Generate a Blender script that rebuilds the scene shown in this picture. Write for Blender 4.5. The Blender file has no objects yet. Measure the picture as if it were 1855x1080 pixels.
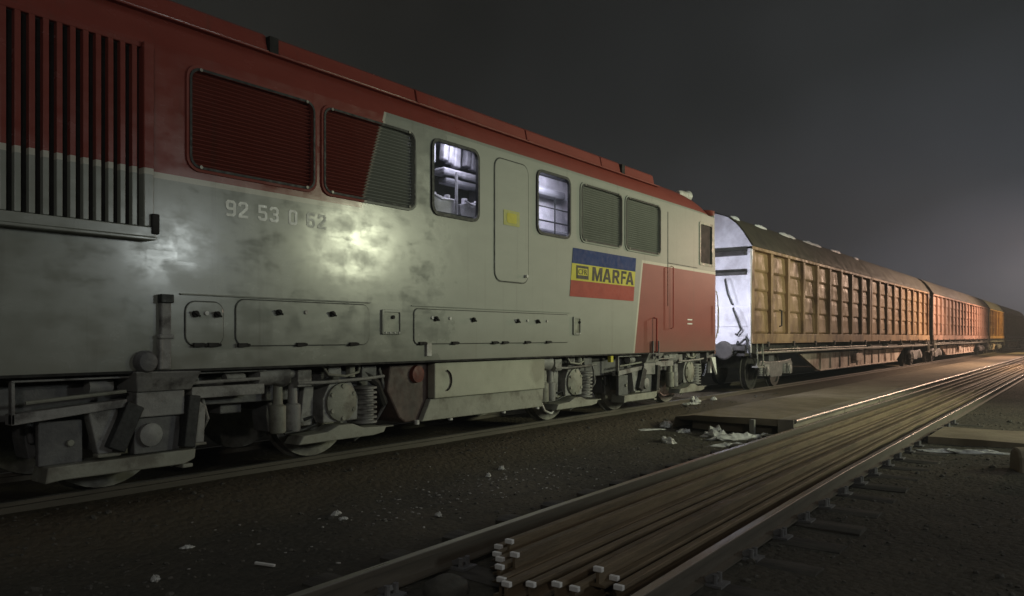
import bpy, bmesh, math, random
from mathutils import Vector, Matrix, noise as mnoise
C = bpy.context.scene.collection
S = bpy.context.scene
R = math.radians
PI = math.pi
random.seed(7)

# ------------------------------------------------------------------ camera, sky, light, exposure
# x runs along the train away from the camera, y towards the train, z up (rail top = 0.04)
cd = bpy.data.cameras.new('camera')
cam = bpy.data.objects.new('camera', cd); C.objects.link(cam)
cam.location = (0, 0, 1.38)
cam.rotation_euler = (R(90), 0, R(37.066 - 90))
cd.sensor_width = 36; cd.lens = 36 * 1400 / 1855
cd.shift_y = 70 / 1855
cd.clip_start = 0.05; cd.clip_end = 3000
S.camera = cam
S.view_settings.view_transform = 'Standard'
S.view_settings.look = 'None'
S.view_settings.exposure = 0
S.view_settings.gamma = 1
S.cycles.use_denoising = True
S.cycles.max_bounces = 6
S.cycles.sample_clamp_indirect = 4

W = bpy.data.worlds.new('World'); S.world = W; W.use_nodes = True
def build_world():
    nt = W.node_tree; nt.nodes.clear()
    N = nt.nodes.new; L = nt.links.new
    out = N('ShaderNodeOutputWorld'); bg = N('ShaderNodeBackground')
    geo = N('ShaderNodeTexCoord')
    nrm = N('ShaderNodeVectorMath'); nrm.operation = 'NORMALIZE'; L(geo.outputs['Generated'], nrm.inputs[0])
    # town glow low over the far end of the yard
    sq = N('ShaderNodeVectorMath'); sq.operation = 'MULTIPLY'; sq.inputs[1].default_value = (1, 1, 2.5); L(nrm.outputs[0], sq.inputs[0])
    sn = N('ShaderNodeVectorMath'); sn.operation = 'NORMALIZE'; L(sq.outputs[0], sn.inputs[0])
    dot = N('ShaderNodeVectorMath'); dot.operation = 'DOT_PRODUCT'
    g = Vector((math.cos(R(-6)), math.sin(R(-6)), 0.05)).normalized()
    L(sn.outputs[0], dot.inputs[0]); dot.inputs[1].default_value = g
    ramp = N('ShaderNodeValToRGB'); e = ramp.color_ramp.elements
    e[0].position = 0.0; e[0].color = (0.0165, 0.0162, 0.0145, 1)
    e[1].position = 1.0; e[1].color = (0.21, 0.215, 0.27, 1)
    for p, c in ((0.45, (0.0185, 0.018, 0.0163)), (0.62, (0.0200, 0.0205, 0.0205)), (0.76, (0.0225, 0.0235, 0.0245)), (0.86, (0.034, 0.0355, 0.040)), (0.92, (0.044, 0.046, 0.053)), (0.965, (0.080, 0.083, 0.101)), (0.985, (0.125, 0.13, 0.158))):
        el = e.new(p); el.color = (*c, 1)
    L(dot.outputs['Value'], ramp.inputs[0])
    nz = N('ShaderNodeTexNoise'); nz.inputs['Scale'].default_value = 2.2; nz.inputs['Detail'].default_value = 3
    L(nrm.outputs[0], nz.inputs['Vector'])
    mr = N('ShaderNodeMapRange'); mr.inputs['From Min'].default_value = 0.3; mr.inputs['From Max'].default_value = 0.7
    mr.inputs['To Min'].default_value = 0.72; mr.inputs['To Max'].default_value = 1.28
    L(nz.outputs['Fac'], mr.inputs['Value'])
    mul = N('ShaderNodeVectorMath'); mul.operation = 'SCALE'
    L(ramp.outputs[0], mul.inputs[0]); L(mr.outputs[0], mul.inputs['Scale'])
    # last trace of twilight
    sky = N('ShaderNodeTexSky'); sky.sky_type = 'NISHITA'; sky.sun_disc = False
    sky.sun_elevation = R(-6); sky.sun_rotation = R(90 + 40)
    sc = N('ShaderNodeVectorMath'); sc.operation = 'SCALE'; sc.inputs['Scale'].default_value = 0.05
    L(sky.outputs[0], sc.inputs[0])
    add = N('ShaderNodeVectorMath'); add.operation = 'ADD'
    L(mul.outputs[0], add.inputs[0]); L(sc.outputs[0], add.inputs[1])
    L(add.outputs[0], bg.inputs['Color']); bg.inputs['Strength'].default_value = 0.86
    L(bg.outputs[0], out.inputs[0])
build_world()

def lamp(name, kind, loc, power, color, size=0.1, aim=None, spot=None, blend=0.4):
    d = bpy.data.lights.new(name, kind); o = bpy.data.objects.new(name, d); C.objects.link(o)
    o.location = loc; d.energy = power; d.color = color
    if kind in ('POINT', 'SPOT'): d.shadow_soft_size = size
    if kind == 'AREA': d.size = size
    if kind == 'SUN': d.angle = size
    if spot: d.spot_size = R(spot); d.spot_blend = blend
    if aim is not None:
        o.rotation_euler = (Vector(aim) - Vector(loc)).to_track_quat('-Z', 'Y').to_euler()
    return o
# yard lamps out of view to the right, plus added fill lights
lamp('yard_or_fill_light', 'SPOT', (18.0, -7.6, 4.6), 4700, (0.95, 1.0, 0.69), 1.15, aim=(15.6, 6.0, 2.2), spot=84, blend=1.0)
lamp('yard_or_fill_light', 'POINT', (11.2, -7.6, 3.8), 560, (0.92, 1.0, 0.98), 0.60)
lamp('yard_or_fill_light', 'POINT', (-5.0, -6.0, 4.5), 430, (1.0, 0.97, 0.90), 0.25)  # added fill lamp behind the camera, lifts the dark near end
lamp('yard_or_fill_light', 'SPOT', (44.0, -1.0, 6.6), 8500, (1.0, 0.68, 0.49), 0.25, aim=(40, 6.4, 1.6), spot=140, blend=1.0)
lamp('yard_or_fill_light', 'SPOT', (60.0, -1.2, 7.0), 11000, (1.0, 0.66, 0.50), 0.25, aim=(57, 6.4, 2.4), spot=130, blend=1.0)
lamp('yard_or_fill_light', 'SPOT', (76.0, -3.0, 7.0), 7000, (1.0, 0.74, 0.36), 0.25, aim=(74.5, 6.4, 2.4), spot=66, blend=0.5)  # added spot, coned to brighten only the ochre wagon
# added soft fill from above, lifting the dark ground
lamp('night_fill', 'SUN', (0, 0, 30), 0.16, (0.95, 1.0, 1.0), R(40), aim=(6, 9, 0))

# ------------------------------------------------------------------ mesh helpers
class MB:
    def __init__(s): s.v = []; s.f = []
    def add(s, vs, fs):
        n = len(s.v); s.v += [tuple(p) for p in vs]; s.f += [tuple(i + n for i in f) for f in fs]; return s
    def box(s, x0, x1, y0, y1, z0, z1):
        vs = [(x, y, z) for x in (x0, x1) for y in (y0, y1) for z in (z0, z1)]
        return s.add(vs, [(0,1,3,2),(4,6,7,5),(0,4,5,1),(2,3,7,6),(0,2,6,4),(1,5,7,3)])
    def obox(s, c, sx, sy, sz, rot):
        m = rot if isinstance(rot, Matrix) else Matrix.Rotation(rot, 3, 'Z')
        vs = [Vector(c) + m @ Vector((x*sx/2, y*sy/2, z*sz/2)) for x in (-1,1) for y in (-1,1) for z in (-1,1)]
        return s.add(vs, [(0,1,3,2),(4,6,7,5),(0,4,5,1),(2,3,7,6),(0,2,6,4),(1,5,7,3)])
    def cyl(s, a, b, r, n=16, r2=None):
        a = Vector(a); b = Vector(b); d = (b - a).normalized()
        u = d.orthogonal().normalized(); w = d.cross(u); r2 = r if r2 is None else r2
        vs = [a + (u*math.cos(2*PI*k/n) + w*math.sin(2*PI*k/n))*r for k in range(n)] + [b + (u*math.cos(2*PI*k/n) + w*math.sin(2*PI*k/n))*r2 for k in range(n)]
        fs = [(k, (k+1) % n, n+(k+1) % n, n+k) for k in range(n)] + [tuple(range(n-1, -1, -1)), tuple(range(n, 2*n))]
        return s.add(vs, fs)
    def lathe(s, c, axis, prof, n=24):
        """prof: (distance along axis, radius)"""
        c = Vector(c); d = Vector(axis).normalized(); u = d.orthogonal().normalized(); w = d.cross(u)
        vs = []; m = len(prof)
        for (t, r) in prof:
            for k in range(n): vs.append(c + d*t + (u*math.cos(2*PI*k/n) + w*math.sin(2*PI*k/n))*r)
        fs = [(i*n+k, i*n+(k+1) % n, (i+1)*n+(k+1) % n, (i+1)*n+k) for i in range(m-1) for k in range(n)]
        fs += [tuple(range(n-1, -1, -1)), tuple(range((m-1)*n, m*n))]
        return s.add(vs, fs)
    def tube(s, pts, r, n=8):
        pts = [Vector(p) for p in pts]; vs = []; prev = None
        for i, p in enumerate(pts):
            d = (pts[min(i+1, len(pts)-1)] - pts[max(i-1, 0)]).normalized()
            u = d.orthogonal().normalized() if prev is None else (prev - d*prev.dot(d)).normalized()
            prev = u; w = d.cross(u)
            vs += [p + (u*math.cos(2*PI*k/n) + w*math.sin(2*PI*k/n))*r for k in range(n)]
        m = len(pts)
        fs = [(i*n+k, i*n+(k+1) % n, (i+1)*n+(k+1) % n, (i+1)*n+k) for i in range(m-1) for k in range(n)]
        fs += [tuple(range(n-1, -1, -1)), tuple(range((m-1)*n, m*n))]
        return s.add(vs, fs)
    def prism_y(s, poly, y0, y1):
        """polygon in (x, z), extruded from y0 to y1"""
        n = len(poly)
        vs = [(x, y0, z) for x, z in poly] + [(x, y1, z) for x, z in poly]
        return s.add(vs, [tuple(range(n)), tuple(range(2*n-1, n-1, -1))] + [(k, n+k, n+(k+1) % n, (k+1) % n) for k in range(n)])
    def ring_y(s, outer, inner, y0, y1):
        """frame between two (x, z) outlines of the same length"""
        n = len(outer)
        vs = [(x, y0, z) for x, z in outer] + [(x, y0, z) for x, z in inner] + [(x, y1, z) for x, z in outer] + [(x, y1, z) for x, z in inner]
        fs = []
        for k in range(n):
            j = (k+1) % n
            fs += [(k, j, n+j, n+k), (2*n+k, 3*n+k, 3*n+j, 2*n+j), (k, 2*n+k, 2*n+j, j), (n+k, n+j, 3*n+j, 3*n+k)]
        return s.add(vs, fs)
    def sweep(s, prof, path, z):
        """profile (across, up) along a path in (x, y)"""
        vs = []; n = len(prof)
        for i, (x, y) in enumerate(path):
            a = path[max(i-1, 0)]; b = path[min(i+1, len(path)-1)]
            d = Vector((b[0]-a[0], b[1]-a[1])).normalized(); nx, ny = -d.y, d.x
            vs += [(x + nx*p, y + ny*p, z + q) for p, q in prof]
        m = len(path)
        fs = [(i*n+k, i*n+(k+1) % n, (i+1)*n+(k+1) % n, (i+1)*n+k) for i in range(m-1) for k in range(n)]
        fs += [tuple(range(n-1, -1, -1)), tuple(range((m-1)*n, m*n))]
        return s.add(vs, fs)
    def build(s, name, m, parent=None, bevel=0, smooth=False, angle=35):
        me = bpy.data.meshes.new(name); me.from_pydata(s.v, [], s.f); me.update()
        b = bmesh.new(); b.from_mesh(me); bmesh.ops.recalc_face_normals(b, faces=b.faces); b.to_mesh(me); b.free()
        return link(name, me, m, parent, bevel, smooth, angle)

def link(name, me, m, parent=None, bevel=0, smooth=False, angle=35):
    o = bpy.data.objects.new(name, me); C.objects.link(o)
    if m is not None: me.materials.append(m)
    if parent is not None: o.parent = parent
    if bevel:
        md = o.modifiers.new('bevel', 'BEVEL'); md.width = bevel; md.segments = 2; md.limit_method = 'ANGLE'; md.angle_limit = R(40)
    if smooth:
        try: me.set_sharp_from_angle(angle=R(angle))
        except Exception: pass
        me.polygons.foreach_set('use_smooth', [True]*len(me.polygons))
    return o

def rrect(x0, x1, z0, z1, r, n=5):
    p = []
    for cx, cz, a0 in ((x1-r, z1-r, 0), (x0+r, z1-r, 90), (x0+r, z0+r, 180), (x1-r, z0+r, 270)):
        for k in range(n+1):
            a = R(a0 + 90*k/n); p.append((cx + r*math.cos(a), cz + r*math.sin(a)))
    return p

def holed_sheet(name, outline, holes, y, thick, m, parent):
    cu = bpy.data.curves.new('sheet', 'CURVE'); cu.dimensions = '2D'; cu.fill_mode = 'BOTH'; cu.extrude = thick/2
    for poly in [outline] + holes:
        sp = cu.splines.new('POLY'); sp.points.add(len(poly)-1); sp.use_cyclic_u = True
        for q, (x, z) in zip(sp.points, poly): q.co = (x, z, 0, 1)
    return curve_mesh(name, cu, lambda v: Vector((v.x, y + thick/2 - v.z, v.y)), m, parent)

def curve_mesh(name, cu, fn, m, parent):
    t = bpy.data.objects.new('temporary', cu); C.objects.link(t)
    dg = bpy.context.evaluated_depsgraph_get(); dg.update()
    me = bpy.data.meshes.new_from_object(t.evaluated_get(dg)); me.name = name
    bpy.data.objects.remove(t); bpy.data.curves.remove(cu)
    for v in me.vertices: v.co = fn(v.co.copy())
    me.materials.clear()
    b = bmesh.new(); b.from_mesh(me); bmesh.ops.recalc_face_normals(b, faces=b.faces); b.to_mesh(me); b.free()
    return link(name, me, m, parent)

def lettering(name, text, x0, x1, z0, z1, y, m, parent, bold=0.0, shear=0.0):
    """flat letters stretched to a box on a wall facing the camera side"""
    cu = bpy.data.curves.new('letters', 'FONT'); cu.body = text; cu.size = 1; cu.extrude = 0.01; cu.offset = bold
    tmp = curve_mesh(name, cu, lambda v: v, m, parent)
    vs = tmp.data.vertices
    ax = min(v.co.x for v in vs); bx = max(v.co.x for v in vs); az = min(v.co.y for v in vs); bz = max(v.co.y for v in vs)
    for v in vs:
        zz = z0 + (v.co.y-az)/(bz-az)*(z1-z0)
        v.co = (x0 + (v.co.x-ax)/(bx-ax)*(x1-x0) + (zz-z0)*shear, y - (0.002 if v.co.z > 0 else -0.003), zz)
    return tmp

def thing(name, label, cat, loc=(0, 0, 0), group=None):
    o = bpy.data.objects.new(name, None); C.objects.link(o); o.location = loc; o.empty_display_size = 0.2
    return tag(o, label, cat, group)
def tag(o, label, cat, group=None):
    o['label'] = label; o['category'] = cat
    if group: o['group'] = group
    return o
def dup(o, parent=None, off=None):
    c = o.copy(); C.objects.link(c)
    if parent is not None: c.parent = parent
    if off is not None: c.location = Vector(o.location) + Vector(off)
    for ch in list(o.children): dup(ch, c)
    return c
def structure(o): o['kind'] = 'structure'; return o

# ------------------------------------------------------------------ materials
class G:
    """small node-graph writer"""
    def __init__(s, name):
        s.m = bpy.data.materials.new(name); s.m.use_nodes = True; s.nt = s.m.node_tree; s.nt.nodes.clear()
        s.out = s.n('ShaderNodeOutputMaterial'); s.b = s.n('ShaderNodeBsdfPrincipled'); s.nt.links.new(s.b.outputs[0], s.out.inputs[0])
    def n(s, t): return s.nt.nodes.new(t)
    def put(s, a, sock):
        if hasattr(a, 'is_linked') or isinstance(a, bpy.types.NodeSocket): s.nt.links.new(a, sock)
        else:
            if isinstance(a, (tuple, list)) and len(a) == 3 and len(sock.default_value) == 4: a = (*a, 1)
            sock.default_value = a
    def coord(s, kind='Object', scale=None):
        t = s.n('ShaderNodeTexCoord').outputs[kind]
        if scale is None: return t
        mp = s.n('ShaderNodeMapping'); mp.inputs['Scale'].default_value = scale; s.put(t, mp.inputs[0]); return mp.outputs[0]
    def xyz(s, v):
        n = s.n('ShaderNodeSeparateXYZ'); s.put(v, n.inputs[0]); return n.outputs
    def math(s, op, a, b=0.0, c=None):
        n = s.n('ShaderNodeMath'); n.operation = op; s.put(a, n.inputs[0]); s.put(b, n.inputs[1])
        if c is not None: s.put(c, n.inputs[2])
        return n.outputs[0]
    def noise(s, vec, scale, detail=4, rough=0.55, out='Fac', dist=0.0):
        n = s.n('ShaderNodeTexNoise'); s.put(vec, n.inputs['Vector']); n.inputs['Scale'].default_value = scale
        n.inputs['Detail'].default_value = detail; n.inputs['Roughness'].default_value = rough; n.inputs['Distortion'].default_value = dist
        return n.outputs[out]
    def range(s, v, a, b, c, d):
        n = s.n('ShaderNodeMapRange'); s.put(v, n.inputs['Value'])
        for k, q in zip(('From Min', 'From Max', 'To Min', 'To Max'), (a, b, c, d)): n.inputs[k].default_value = q
        return n.outputs[0]
    def mix(s, f, a, b, blend='MIX'):
        n = s.n('ShaderNodeMix'); n.data_type = 'RGBA'; n.blend_type = blend
        s.put(f, n.inputs[0]); s.put(a, n.inputs[6]); s.put(b, n.inputs[7]); return n.outputs[2]
    def bump(s, h, strength=0.3, dist=0.01):
        n = s.n('ShaderNodeBump'); n.inputs['Strength'].default_value = strength; n.inputs['Distance'].default_value = dist
        s.put(h, n.inputs['Height']); s.put(n.outputs[0], s.b.inputs['Normal'])
    def set(s, **k):
        for a, v in k.items(): s.put(v, s.b.inputs[a.replace('_', ' ')])
        return s.m

def surf(name, c1, c2, rough=0.6, scale=6, metal=0.0, bump=0.2, spec=0.5, rr=0.15, stretch=(1, 1, 1), c3=None, s3=1.3):
    g = G(name); v = g.coord('Object', stretch)
    f = g.range(g.noise(v, scale), 0.35, 0.65, 0, 1)
    col = g.mix(f, c1, c2)
    if c3 is not None: col = g.mix(g.range(g.noise(v, s3, 6, 0.65), 0.48, 0.62, 0, 1), col, c3)
    r = g.range(g.noise(v, scale*2.3, 3), 0.3, 0.7, max(0.05, rough-rr), min(1, rough+rr))
    if bump: g.bump(g.noise(v, scale*5, 5, 0.7), bump, 0.01)
    return g.set(Base_Color=col, Roughness=r, Metallic=metal, Specular_IOR_Level=spec)

def make_livery(name, gloss=True, grime=1.0):
    g = G(name); v = g.coord('Object'); x, y, z = g.xyz(v)
    n1 = g.noise(v, 1.1, 6, 0.65)
    # painted regions of the livery: roof band, rear field, cab apron
    diag = g.math('ADD', 5.70, g.math('MULTIPLY', g.math('SUBTRACT', z, 2.768), 0.30))
    slant = g.math('ADD', 11.925, g.math('MULTIPLY', g.math('SUBTRACT', z, 1.142), 0.198))
    A = g.math('GREATER_THAN', z, 3.90)
    B = g.math('MULTIPLY', g.math('GREATER_THAN', z, 2.775), g.math('LESS_THAN', x, diag))
    D_ = g.math('MULTIPLY', g.math('LESS_THAN', z, 2.675), g.math('GREATER_THAN', x, slant))
    red = g.math('MAXIMUM', A, g.math('MAXIMUM', B, D_))
    Bw = g.math('MULTIPLY', g.math('GREATER_THAN', z, 2.725), g.math('LESS_THAN', x, g.math('ADD', diag, 0.035)))
    Dw = g.math('MULTIPLY', g.math('LESS_THAN', z, 2.725), g.math('GREATER_THAN', x, g.math('SUBTRACT', slant, 0.05)))
    wh = g.math('MAXIMUM', Bw, Dw)
    # repainted strokes and road dirt
    st = g.noise(g.coord('Object', (0.9, 1, 2.6)), 2.4, 5, 0.6)
    grey = g.mix(g.range(st, 0.40, 0.60, 0, 1), (0.318, 0.330, 0.290), (0.335, 0.346, 0.305))
    redc = g.mix(g.range(st, 0.35, 0.65, 0, 1), (0.245, 0.056, 0.042), (0.27, 0.064, 0.048))
    col = g.mix(wh, grey, (0.55, 0.53, 0.45))
    col = g.mix(red, col, redc)
    dirt = g.math('MULTIPLY', g.range(n1, 0.58, 0.85, 0, 0.14), grime)
    col = g.mix(dirt, col, (0.13, 0.12, 0.095))
    # film of dust near the sole bar, rain streaks from the gutter
    low = g.math('MULTIPLY', g.range(z, 1.05, 1.6, 0.55, 0.0), g.range(g.noise(v, 1.4, 4), 0.30, 0.70, 0.6, 1))
    col = g.mix(low, col, (0.14, 0.125, 0.095))
    stx = g.noise(g.coord('Object', (9, 9, 0.35)), 1.0, 4, 0.6)
    col = g.mix(g.math('MULTIPLY', g.range(stx, 0.58, 0.74, 0, 0.22), grime), col, (0.10, 0.08, 0.06))
    patch = g.noise(g.coord('Object', (1.0, 1, 1.0)), 5.0, 3, 0.55, dist=0.2)
    bk = g.n('ShaderNodeTexVoronoi'); bk.distance = 'CHEBYCHEV'; bk.inputs['Scale'].default_value = 2.6; g.put(g.coord('Object', (1.0, 0.01, 1.9)), bk.inputs['Vector'])
    brick = g.xyz(bk.outputs['Color'])[0]
    pr = g.math('ADD', g.math('MULTIPLY', patch, 0.86), g.math('MULTIPLY', brick, 0.14))
    wipe = g.range(g.math('ADD', x, g.math('MULTIPLY', patch, 1.2)), 7.4, 8.1, 0.0, 1.0)        # the repainted panel ends before the door
    if gloss: rough = g.math('ADD', g.math('MULTIPLY', wipe, 0.42), g.math('MULTIPLY', g.math('SUBTRACT', 1.0, wipe), g.math('ADD', g.range(pr, 0.36, 0.60, 0.0, 0.085), g.range(st, 0.38, 0.60, 0.13, 0.20))))
    else: rough = g.range(pr, 0.40, 0.58, 0.5, 0.7)
    g.bump(g.math('ADD', g.noise(v, 1.3, 2, 0.4), g.math('MULTIPLY', g.noise(g.coord('Object', (1, 1, 2.2)), 5, 2, 0.4), 0.06)), 0.045, 0.05)
    return g.set(Base_Color=col, Roughness=rough, Specular_IOR_Level=0.52 if gloss else 0.3)

M = {}
M['livery'] = make_livery('locomotive_paint')
M['livery_dull'] = make_livery('locomotive_paint_sooty', False, 1.6)
M['gasket'] = surf('rubber_gasket', (0.012, 0.013, 0.012), (0.03, 0.032, 0.03), 0.55, 9)
M['soot'] = surf('sooty_steel', (0.012, 0.011, 0.010), (0.022, 0.020, 0.018), 0.8, 5)
M['grey'] = surf('grey_paint', (0.29, 0.305, 0.25), (0.34, 0.35, 0.29), 0.4, 4, c3=(0.17, 0.16, 0.13), s3=1.6)
M['tankgrey'] = surf('tank_box_paint', (0.40, 0.40, 0.32), (0.45, 0.45, 0.36), 0.5, 3, c3=(0.30, 0.29, 0.23), s3=1.2)
M['tank'] = surf('oily_tank_brown', (0.085, 0.055, 0.048), (0.13, 0.085, 0.072), 0.6, 5, c3=(0.05, 0.04, 0.035))
M['bogie'] = surf('dusty_bogie_steel', (0.25, 0.244, 0.238), (0.34, 0.33, 0.31), 0.55, 7, bump=0.5, c3=(0.10, 0.092, 0.088), s3=3.5)
M['bogie_dark'] = surf('oily_bogie_steel', (0.105, 0.101, 0.105), (0.17, 0.165, 0.16), 0.55, 7, bump=0.5)
M['keeper'] = surf('dusty_plate', (0.27, 0.27, 0.225), (0.35, 0.345, 0.29), 0.6, 6, bump=0.4, c3=(0.17, 0.16, 0.13), s3=3)
M['wheel'] = surf('wheel_steel', (0.24, 0.23, 0.20), (0.33, 0.32, 0.28), 0.5, 9, metal=0.3, c3=(0.09, 0.08, 0.07))
M['oxide'] = surf('red_oxide', (0.22, 0.05, 0.035), (0.14, 0.04, 0.03), 0.6, 8)
M['white'] = surf('white_paint', (0.62, 0.61, 0.58), (0.72, 0.71, 0.68), 0.5, 8, c3=(0.4, 0.38, 0.34), s3=5)
M['endwhite'] = surf('fresh_white_paint', (0.78, 0.76, 0.74), (0.82, 0.81, 0.79), 0.5, 8)
M['whiteletter'] = surf('faded_white_letters', (0.84, 0.85, 0.80), (0.88, 0.88, 0.83), 0.3, 14)
M['wornletter'] = surf('worn_white_letters', (0.52, 0.53, 0.48), (0.62, 0.63, 0.58), 0.3, 14)
M['blue'] = surf('blue_paint', (0.022, 0.045, 0.16), (0.028, 0.055, 0.18), 0.6, 5, spec=0.2)
M['yellow'] = surf('yellow_paint', (0.55, 0.50, 0.06), (0.62, 0.56, 0.09), 0.45, 5, spec=0.2)
M['sticker'] = surf('faded_yellow_sticker', (0.42, 0.42, 0.10), (0.47, 0.46, 0.16), 0.55, 12)
M['redflag'] = surf('red_paint', (0.34, 0.06, 0.045), (0.40, 0.075, 0.055), 0.45, 5, spec=0.2)
M['black'] = surf('black_paint', (0.012, 0.014, 0.010), (0.02, 0.022, 0.016), 0.5, 5)
M['rubber'] = surf('hose_rubber', (0.012, 0.012, 0.012), (0.03, 0.03, 0.03), 0.6, 20)
M['rust'] = surf('rail_rust', (0.165, 0.120, 0.070), (0.20, 0.148, 0.090), 0.62, 9, metal=0.15, bump=0.5, stretch=(0.25, 2, 2), c3=(0.12, 0.09, 0.056), s3=4)
M['wagon'] = surf('wagon_brown_paint', (0.30, 0.192, 0.100), (0.37, 0.245, 0.132), 0.6, 2.2, bump=0.25, spec=0.25, c3=(0.15, 0.09, 0.05), s3=0.9, stretch=(1, 1, 0.6))
M['wagon_pink'] = surf('wagon_faded_paint', (0.34, 0.20, 0.145), (0.41, 0.26, 0.19), 0.6, 2.2, bump=0.25, spec=0.25, c3=(0.19, 0.11, 0.075), s3=0.9, stretch=(1, 1, 0.6))
M['wagon_orange'] = surf('wagon_ochre_paint', (0.36, 0.19, 0.05), (0.42, 0.24, 0.07), 0.6, 2.2, bump=0.25, spec=0.25, c3=(0.22, 0.11, 0.04), s3=0.9)
M['wagon_shade'] = surf('wagon_shade_paint', (0.03, 0.028, 0.028), (0.05, 0.045, 0.042), 0.7, 2.2)  # shade put into the colour, so the last wagon looks unlit
M['roof'] = surf('wagon_roof_tar', (0.034, 0.032, 0.021), (0.050, 0.046, 0.030), 0.8, 1.6, c3=(0.026, 0.024, 0.018), s3=0.7)
M['end'] = surf('wagon_end_paint', (0.56, 0.56, 0.60), (0.66, 0.66, 0.69), 0.5, 3, c3=(0.42, 0.41, 0.43), s3=1.2)
M['trough'] = surf('trough_paint', (0.50, 0.41, 0.33), (0.58, 0.48, 0.39), 0.6, 3, c3=(0.22, 0.14, 0.10), s3=1.4)
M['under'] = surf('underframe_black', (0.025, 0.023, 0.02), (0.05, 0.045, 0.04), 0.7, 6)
M['pipe'] = surf('grey_steel_pipe', (0.22, 0.215, 0.19), (0.30, 0.29, 0.25), 0.5, 6, metal=0.3)
M['snow'] = surf('snow', (0.72, 0.74, 0.78), (0.80, 0.81, 0.84), 0.6, 12, bump=0.4)
M['bag'] = surf('white_plastic_litter', (0.36, 0.355, 0.335), (0.62, 0.615, 0.59), 0.5, 9, bump=0.5)
M['concrete'] = surf('weathered_concrete', (0.19, 0.155, 0.104), (0.235, 0.195, 0.132), 0.75, 3, bump=0.5, c3=(0.15, 0.12, 0.076), s3=1.0)
M['edge'] = surf('platform_edge_stone', (0.24, 0.21, 0.165), (0.30, 0.265, 0.21), 0.45, 3, bump=0.3, stretch=(0.4, 2, 2), c3=(0.17, 0.15, 0.12))
M['wood'] = surf('old_sleeper_wood', (0.045, 0.040, 0.033), (0.070, 0.062, 0.050), 0.8, 4, bump=0.7, stretch=(3, 0.5, 3), c3=(0.030, 0.026, 0.022), s3=3)
M['engine'] = surf('engine_room_white', (0.62, 0.62, 0.66), (0.72, 0.72, 0.76), 0.5, 4, c3=(0.40, 0.40, 0.43), s3=2.5)
M['enginemid'] = surf('engine_room_pale_grey', (0.22, 0.22, 0.24), (0.36, 0.36, 0.39), 0.5, 7, c3=(0.14, 0.14, 0.155), s3=4)
M['enginegrey'] = surf('engine_room_grey', (0.16, 0.165, 0.18), (0.22, 0.225, 0.24), 0.5, 4)
M['enginedark'] = surf('engine_room_dark', (0.03, 0.034, 0.034), (0.05, 0.055, 0.055), 0.6, 4)

M['nosing'] = surf('worn_steel_nosing', (0.40, 0.37, 0.33), (0.52, 0.48, 0.43), 0.34, 3, metal=0.7, bump=0.1, stretch=(0.5, 3, 3), rr=0.1)
def rail_steel():
    g = G('rail_steel'); v = g.coord('Object'); x, y, z = g.xyz(v)
    n = g.noise(g.coord('Object', (0.3, 2, 2)), 9, 5, 0.6)
    rust = g.mix(g.range(n, 0.35, 0.65, 0, 1), (0.075, 0.062, 0.046), (0.10, 0.084, 0.064))
    top = g.range(z, -0.004, -0.001, 0, 1)
    wear = g.range(g.noise(g.coord('Object', (0.2, 8, 1)), 3, 4), 0.3, 0.7, 0.25, 0.45)
    col = g.mix(top, rust, (0.36, 0.34, 0.31))
    ro = g.math('ADD', g.math('MULTIPLY', top, g.math('SUBTRACT', wear, 0.7)), 0.7)
    g.bump(n, 0.25, 0.01)
    return g.set(Base_Color=col, Roughness=ro, Metallic=g.math('MULTIPLY', top, 0.8))
M['railsteel'] = rail_steel()

def ground_mat():
    g = G('dirt_and_ballast'); v = g.coord('Object')
    a = g.range(g.noise(v, 0.35, 5, 0.6), 0.38, 0.62, 0, 1)
    b = g.range(g.noise(v, 2.2, 6, 0.65), 0.38, 0.62, 0, 1)
    col = g.mix(a, (0.052, 0.047, 0.037), (0.092, 0.079, 0.057))
    col = g.mix(g.math('MULTIPLY', b, 0.55), col, (0.042, 0.040, 0.032))
    yy = g.xyz(v)[1]
    band = g.math('MULTIPLY', g.range(yy, 5.6, 6.4, 0, 1), g.range(yy, 9.6, 10.4, 1, 0))
    col = g.mix(g.math('MULTIPLY', band, 0.75), col, (0.085, 0.064, 0.040))     # brake dust and rust along the train's track
    vo = g.n('ShaderNodeTexVoronoi'); g.put(v, vo.inputs['Vector']); vo.inputs['Scale'].default_value = 16
    px = g.xyz(vo.outputs['Color'])
    col = g.mix(g.math('MULTIPLY', px[0], 0.30), col, (0.10, 0.09, 0.072))
    h = g.math('ADD', g.math('MULTIPLY', vo.outputs['Distance'], -0.9), g.math('ADD', g.noise(v, 30, 6, 0.7), g.math('MULTIPLY', g.noise(v, 4, 4), 1.6)))
    g.bump(h, 0.8, 0.03)
    return g.set(Base_Color=col, Roughness=0.9, Specular_IOR_Level=0.25)
M['ground'] = ground_mat()
M['stone'] = surf('ballast_stone', (0.055, 0.050, 0.041), (0.10, 0.091, 0.075), 0.85, 7, bump=0.5)

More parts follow.
